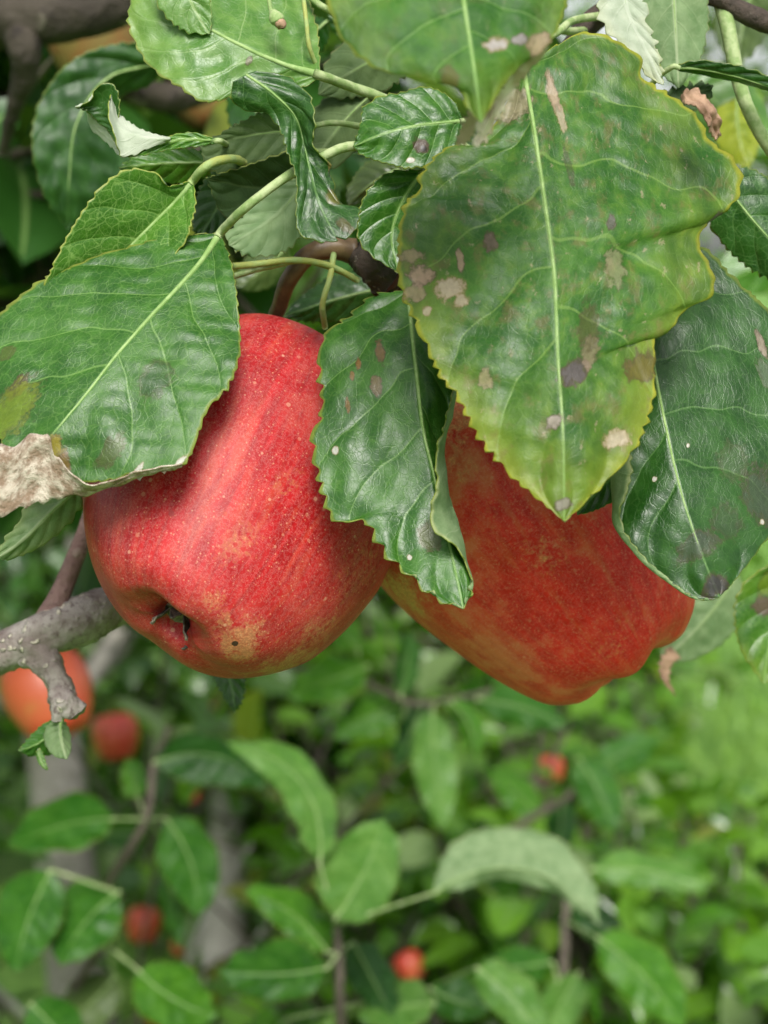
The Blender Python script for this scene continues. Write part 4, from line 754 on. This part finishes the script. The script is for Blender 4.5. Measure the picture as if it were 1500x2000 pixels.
# thin petioles and the dried flower bud
for nm, q, r0, m in (('petiole', [(452, 520, .452), (500, 516, .455), (570, 508, .458), (640, 518, .462), (700, 548, .468)], .9, M_stalk_y), ('petiole', [(455, 540, .458), (520, 522, .46), (600, 510, .462), (690, 540, .468)], .8, M_stalk), ('petiole', [(652, 495, .465), (645, 540, .462), (630, 595, .462), (635, 640, .468)], .85, M_stalk_y), ('petiole', [(595, -20, .46), (618, 5, .458), (650, 25, .46), (700, 60, .47)], .9, M_stalk), ('petiole', [(592, -10, .452), (598, 40, .449), (604, 90, .449), (618, 128, .452)], .6, M_stalk_y)):
    V, F = tube([P(*a) for a in q], r0*.001, 8, seed=3, rough=.08, rf=400, samples=30); new_obj(nm, quads_to_mesh(nm, V, F, P(*q[0])), m, br, P(*q[0]))
V, F = join([tube([P(524, -20, .447), P(527, 10, .446), P(532, 30, .445)], .0006, 8), tube([P(531, 22, .445), P(538, 34, .444), P(544, 46, .444), P(549, 52, .444)], [.0008, .0017, .0018, .0008], 10, seed=4, rough=.2, rf=500)])
new_obj('dried_bud', quads_to_mesh('dried_bud', V, F, P(524, -20, .447)), M_stalk, br, P(524, -20, .447), 'small dried bud')
V, F = tube([P(545, 44, .4435), P(551, 50, .443), P(552, 55, .443)], [.0013, .0014, .0006], 9, seed=7, rough=.2, rf=600); new_obj('dried_bud', quads_to_mesh('dried_bud', V, F, P(545, 44, .4435)), M_drybrown, br, P(545, 44, .4435))

# ------------------------------------------------------------------ grey branch at lower left
o2 = P(-160, 1330, .50); gb = new_obj('apple_branch', None, None, None, o2, 'grey lichen-spotted branch at lower left with a knobbly spur', 'branch')
V, F = join([tube([P(-170, 1345, .50), P(-60, 1300, .50), P(20, 1268, .50), P(90, 1238, .50), P(150, 1215, .505), P(230, 1180, .512), P(330, 1130, .525), P(430, 1080, .545), P(520, 1040, .57)], [.0056, .0058, .0062, .0072, .0062, .0052, .005, .005, .005], 26, seed=21, rough=.085, rf=330, samples=170),
             tube([P(60, 1262, .499), P(95, 1300, .496), P(120, 1345, .494), P(128, 1375, .493)], [.0062, .0045, .0036, .0034], 20, seed=22, rough=.20, rf=480, samples=60),
             tube([P(108, 1352, .492), P(130, 1378, .490), P(146, 1398, .490)], [.003, .0038, .0022], 16, seed=23, rough=.24, rf=480, samples=26),
             tube([P(130, 1365, .492), P(150, 1380, .491), P(160, 1388, .491)], [.003, .0026, .0018], 14, seed=24, rough=.22, rf=480, samples=20),
             tube([P(118, 1370, .490), P(112, 1395, .489), P(112, 1408, .489)], [.0028, .0024, .0014], 14, seed=25, rough=.22, rf=480, samples=20)])
new_obj('limb', quads_to_mesh('limb', V, F, o2), M_grey, gb, o2)
V, F = tube([P(85, 1235, .502), P(110, 1180, .504), P(135, 1120, .507), P(158, 1060, .510), P(185, 985, .515), P(215, 900, .525), P(240, 820, .54)], [.0048, .0030, .0027, .0025, .0024, .0022, .002], 16, seed=26, rough=.07, rf=260, samples=70)
new_obj('side_shoot', quads_to_mesh('side_shoot', V, F, P(85, 1235, .502)), M_purple, gb, P(85, 1235, .502), 'reddish-brown side shoot')
make_leaf(gb, auto_rails((120, 1404), (36, 1466), 26, 34, -12, zl=2, zr=3), .492, tone='main', seed=70, nu=60, nv=24, teeth=12, tooth=.5, rib=.4, stalk=[(118, 1395, .49)], mk=dict(net=.2), label='young leaf pointing left')
make_leaf(gb, auto_rails((118, 1404), (130, 1482), 34, 18, 4, zl=3, zr=4), .489, 'under', utone='pale', seed=71, nu=50, nv=22, teeth=12, tooth=.3, rib=.3, stalk=[(122, 1395, .49)], label='young folded leaf')
make_leaf(gb, auto_rails((76, 1462), (93, 1504), 7, 8, 4), .491, tone='pale', seed=72, nu=30, nv=12, teeth=6, tooth=.2, rib=0, label='tiny pale leaf tip')
# dark branch at the top left
o3 = P(-200, 60, .72); db = new_obj('apple_branch', None, None, None, o3, 'thick dark branch crossing the top left corner', 'branch')
V, F = join([tube([P(-220, 70, .74), P(-60, 45, .73), P(60, 35, .72), P(160, 25, .72), P(280, -15, .73), P(420, -70, .75)], [.0125, .0122, .0118, .0108, .0098, .0095], 24, seed=27, rough=.07, rf=120, samples=90),
             tube([P(45, 55, .72), P(50, 95, .715), P(48, 140, .72), P(30, 200, .73), P(5, 300, .75)], [.009, .0065, .004, .003, .002], 14, seed=28, rough=.15, rf=200, samples=40)])
new_obj('limb', quads_to_mesh('limb', V, F, o3), M_dkbark, db, o3)
V, F = tube([P(420, 165, .86), P(340, 190, .84), P(270, 180, .83), P(200, 150, .83)], [.006, .0075, .007, .006], 14, seed=29, rough=.1, rf=120); new_obj('side_limb', quads_to_mesh('side_limb', V, F, P(420, 165, .86)), M_dkbark, db, P(420, 165, .86))

# ------------------------------------------------------------------ out-of-focus shoots of the middle distance
TB = [('pale', 'under'), ]
def shoot(label, stem, rad, leaves, mat=None, group='out-of-focus shoots below the apples'):
    o = P(*stem[0]); root = new_obj('apple_shoot', None, None, None, o, label, 'shoot', group)
    V, F = tube([P(*a) for a in stem], rad, 10, seed=5, rough=.08, rf=200, samples=40); new_obj('twig', quads_to_mesh('twig', V, F, o), mat or M_bgtwig, root, o)
    for k, (b, t_, w_, bow, s_, tone, face) in enumerate(leaves):
        j = min(range(len(stem)), key=lambda i: (stem[i][0]-b[0])**2+(stem[i][1]-b[1])**2); sd_ = int(b[0]*7+b[1]) % 89
        kw = dict(tone=tone) if face == 'top' else dict(utone=tone)
        ww = w_ if isinstance(w_, tuple) else (w_, w_)
        rz_ = np.random.default_rng(sd_+k); make_leaf(root, auto_rails(b, t_, ww[0], ww[1], bow, zl=rz_.uniform(3, 16), zr=rz_.uniform(-6, 14), dzt=rz_.uniform(-6, 14)), s_, face, wave=1.6, tilt=.8, seed=sd_, nu=60, nv=20, teeth=26, tooth=1.3, rib=.7, pillow=.5, rough=1.1, stalk=[stem[j]], stalk_r=.9, mk=dict(net=.08, rough=.44, sheen=.32, vein_s=.45) if face == 'top' else None, **kw)
    return root
shoot('upright shoot with a big pale arching leaf below the apples', [(668, 2080, 1.02), (664, 1960, 1.0), (662, 1860, 1.0), (658, 1805, 1.0)], [.0042, .0036, .003, .002], [
    ((845, 1745), (1170, 1806), (26, 80), -80, .97, 'pale', 'under'), ((655, 1795), (750, 1600), (70, 90), 10, 1.0, 'pale', 'top'), ((625, 1690), (440, 1450), (42, 50), 70, 1.03, 'pale', 'top'),
    ((640, 1860), (478, 1740), (46, 40), 20, 1.02, 'bright', 'top'), ((640, 1890), (425, 1895), (66, 54), -10, .98, 'main', 'top'), ((690, 1840), (770, 1990), 44, 0, 1.06, 'dark', 'top'), ((650, 1800), (690, 1700), 30, 6, 1.05, 'main', 'top')])
shoot('shoot with broad dark leaves in front of the knotty trunk', [(330, 1420, 1.25), (300, 1500, 1.2), (285, 1600, 1.18), (215, 1720, 1.2), (190, 1800, 1.25)], [.002, .003, .003, .003], [
    ((225, 1600), (18, 1655), (56, 50), 14, 1.15, 'main', 'top'), ((325, 1600), (385, 1790), (62, 56), -20, 1.18, 'main', 'top'), ((300, 1490), (520, 1540), (60, 40), -40, 1.2, 'dark', 'top'), ((320, 1640), (350, 1850), 26, 0, 1.22, 'main', 'top'), ((270, 1560), (250, 1480), 24, 0, 1.25, 'bright', 'top')])
shoot('shoot with three dark leaves in the bottom left corner', [(120, 2080, 1.15), (140, 1950, 1.12), (200, 1840, 1.1), (235, 1745, 1.1)], [.004, .003, .002], [
    ((232, 1742), (118, 1885), (70, 60), 14, 1.08, 'main', 'top'), ((100, 1700), (30, 1900), (70, 62), 10, 1.06, 'main', 'top'), ((225, 1905), (100, 2010), (52, 48), -10, 1.1, 'olive', 'top'), ((270, 1895), (425, 1985), (62, 70), 14, 1.05, 'bright', 'top'), ((60, 1960), (160, 2060), 60, 0, 1.04, 'main', 'top')])
shoot('shoot with drooping half-dry leaf below the gap between the apples', [(560, 1300, 1.5), (700, 1330, 1.42), (790, 1370, 1.38), (850, 1372, 1.38), (960, 1350, 1.42)], [.002, .0026, .002], [
    ((845, 1385), (868, 1615), (44, 46), 6, 1.33, 'pale', 'top'), ((880, 1370), (928, 1478), (22, 28), -14, 1.32, 'bright', 'top'), ((790, 1375), (650, 1440), 42, 8, 1.4, 'bright', 'top'), ((830, 1370), (770, 1500), (26, 30), 0, 1.42, 'dark', 'top'), ((930, 1365), (1110, 1420), (38, 34), -10, 1.4, 'main', 'top'), ((720, 1300), (560, 1360), 46, 0, 1.38, 'bright', 'top'), ((700, 1270), (640, 1200), 30, 0, 1.4, 'bright', 'top'), ((780, 1360), (800, 1230), 26, 6, 1.4, 'main', 'top')])
shoot('shoot with glossy leaves to the right of the pale arching leaf', [(1098, 2080, 1.3), (1100, 1960, 1.3), (1104, 1800, 1.32), (1110, 1700, 1.35)], [.004, .0036, .0026], [
    ((1150, 1700), (1385, 1735), (34, 36), -16, 1.3, 'pale', 'top'), ((1165, 1830), (1335, 2010), (56, 60), -16, 1.2, 'bright', 'top'), ((1080, 1880), (930, 1900), 40, 0, 1.3, 'main', 'top'), ((1130, 1900), (1060, 2030), 44, 0, 1.28, 'pale', 'top'), ((1120, 1760), (1230, 1860), 36, 0, 1.36, 'dark', 'top')])
shoot('twig with a silvery sheened leaf under the tilted apple', [(1000, 1620, 1.7), (1060, 1585, 1.7), (1110, 1555, 1.7), (1160, 1500, 1.7)], [.004, .004, .003], [
    ((1130, 1480), (1200, 1625), (42, 44), -6, 1.6, 'main', 'top'), ((1160, 1500), (1290, 1440), 36, 0, 1.7, 'main', 'top'), ((1050, 1590), (960, 1500), 34, 0, 1.75, 'bright', 'top'), ((1100, 1560), (1090, 1680), 30, 0, 1.72, 'dark', 'top')])
shoot('leafy shoot along the bottom edge left of centre', [(860, 2090, 1.1), (850, 2000, 1.1), (840, 1930, 1.12)], [.003, .002], [
    ((840, 1930), (960, 1965), (40, 50), 10, 1.08, 'main', 'top'), ((930, 1890), (1062, 2030), (44, 50), -10, 1.0, 'pale', 'top'), ((850, 1960), (700, 1990), (50, 46), 8, 1.06, 'pale', 'top'), ((560, 1990), (470, 2060), 44, 0, 1.05, 'bright', 'top')])

# ------------------------------------------------------------------ out-of-focus apples, each on its own stem
bgm = apple_mesh(R=.036, h=.95, t=.05, seed=5, nl=40, nt=32, lobes=.02)
def bgapple_mat():
    t = NT('apple_skin_far'); oi = t.n.new('ShaderNodeObjectInfo'); c = t.V('ADD', t.objc(), t.comb(oi.outputs['Random'], 0, 0)); n = t.noise(c, 22, 3)
    col = t.mix(t.ss(n, .38, .62), (.44, .040, .022), (.48, .095, .040)); col = t.mix(t.ss(n, .66, .80), col, (.38, .18, .05)); t.put(t.b.inputs['Base Color'], col); t.b.inputs['Roughness'].default_value = .38; return t.m
bgm.materials.append(bgapple_mat())
bgd = bgm.copy(); bgd.materials.clear(); bgd.materials.append(plain('apple_skin_shade_tint', (.20, .055, .018), (.15, .11, .03), 14, .5))  # orange-brown and greenish skin, darkened further to include the shade they hang in
BGA = [(94, 1352, 86, 1.25, 'orange-red apple out of focus behind the grey branch'), (226, 1437, 45, 2.45, 'small red apple out of focus beside the grey trunk'), (280, 1805, 34, 2.3, 'pinkish apple low between the two grey trunks'), (1076, 1502, 26, 2.4, 'small pink apple blurred below the tilted apple'),
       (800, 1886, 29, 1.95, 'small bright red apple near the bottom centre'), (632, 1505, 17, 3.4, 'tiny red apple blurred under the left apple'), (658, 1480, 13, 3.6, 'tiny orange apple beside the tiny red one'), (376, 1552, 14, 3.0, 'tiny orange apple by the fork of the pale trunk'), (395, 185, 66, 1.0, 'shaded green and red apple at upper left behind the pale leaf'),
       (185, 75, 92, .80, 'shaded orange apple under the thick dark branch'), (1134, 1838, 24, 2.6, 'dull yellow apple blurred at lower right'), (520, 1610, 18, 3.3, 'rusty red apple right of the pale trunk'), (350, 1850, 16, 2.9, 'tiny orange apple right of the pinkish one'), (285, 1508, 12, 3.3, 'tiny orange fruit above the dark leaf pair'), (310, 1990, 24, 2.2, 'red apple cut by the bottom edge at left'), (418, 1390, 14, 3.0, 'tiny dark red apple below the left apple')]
for k, (x, y, rp, s, lab) in enumerate(BGA):
    Rw = rp*s/FP; M = axis_matrix(P(x, y, s), rng.uniform(-.5, .5), rng.uniform(-.2, .3))@Matrix.Scale(Rw/.036, 4)
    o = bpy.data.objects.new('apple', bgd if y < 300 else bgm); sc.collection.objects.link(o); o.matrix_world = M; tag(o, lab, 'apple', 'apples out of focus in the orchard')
    V, F = tube([np.array((0, 0, .026)), np.array((.002, 0, .042)), np.array((.008, .002, .062))], [.0012, .0016], 8, samples=10)
    st = bpy.data.objects.new('stem', bpy.data.meshes.get('far_stem') or quads_to_mesh('far_stem', V, F, (0, 0, 0))); sc.collection.objects.link(st); st.parent = o
    if not st.data.materials: st.data.materials.append(M_stem)
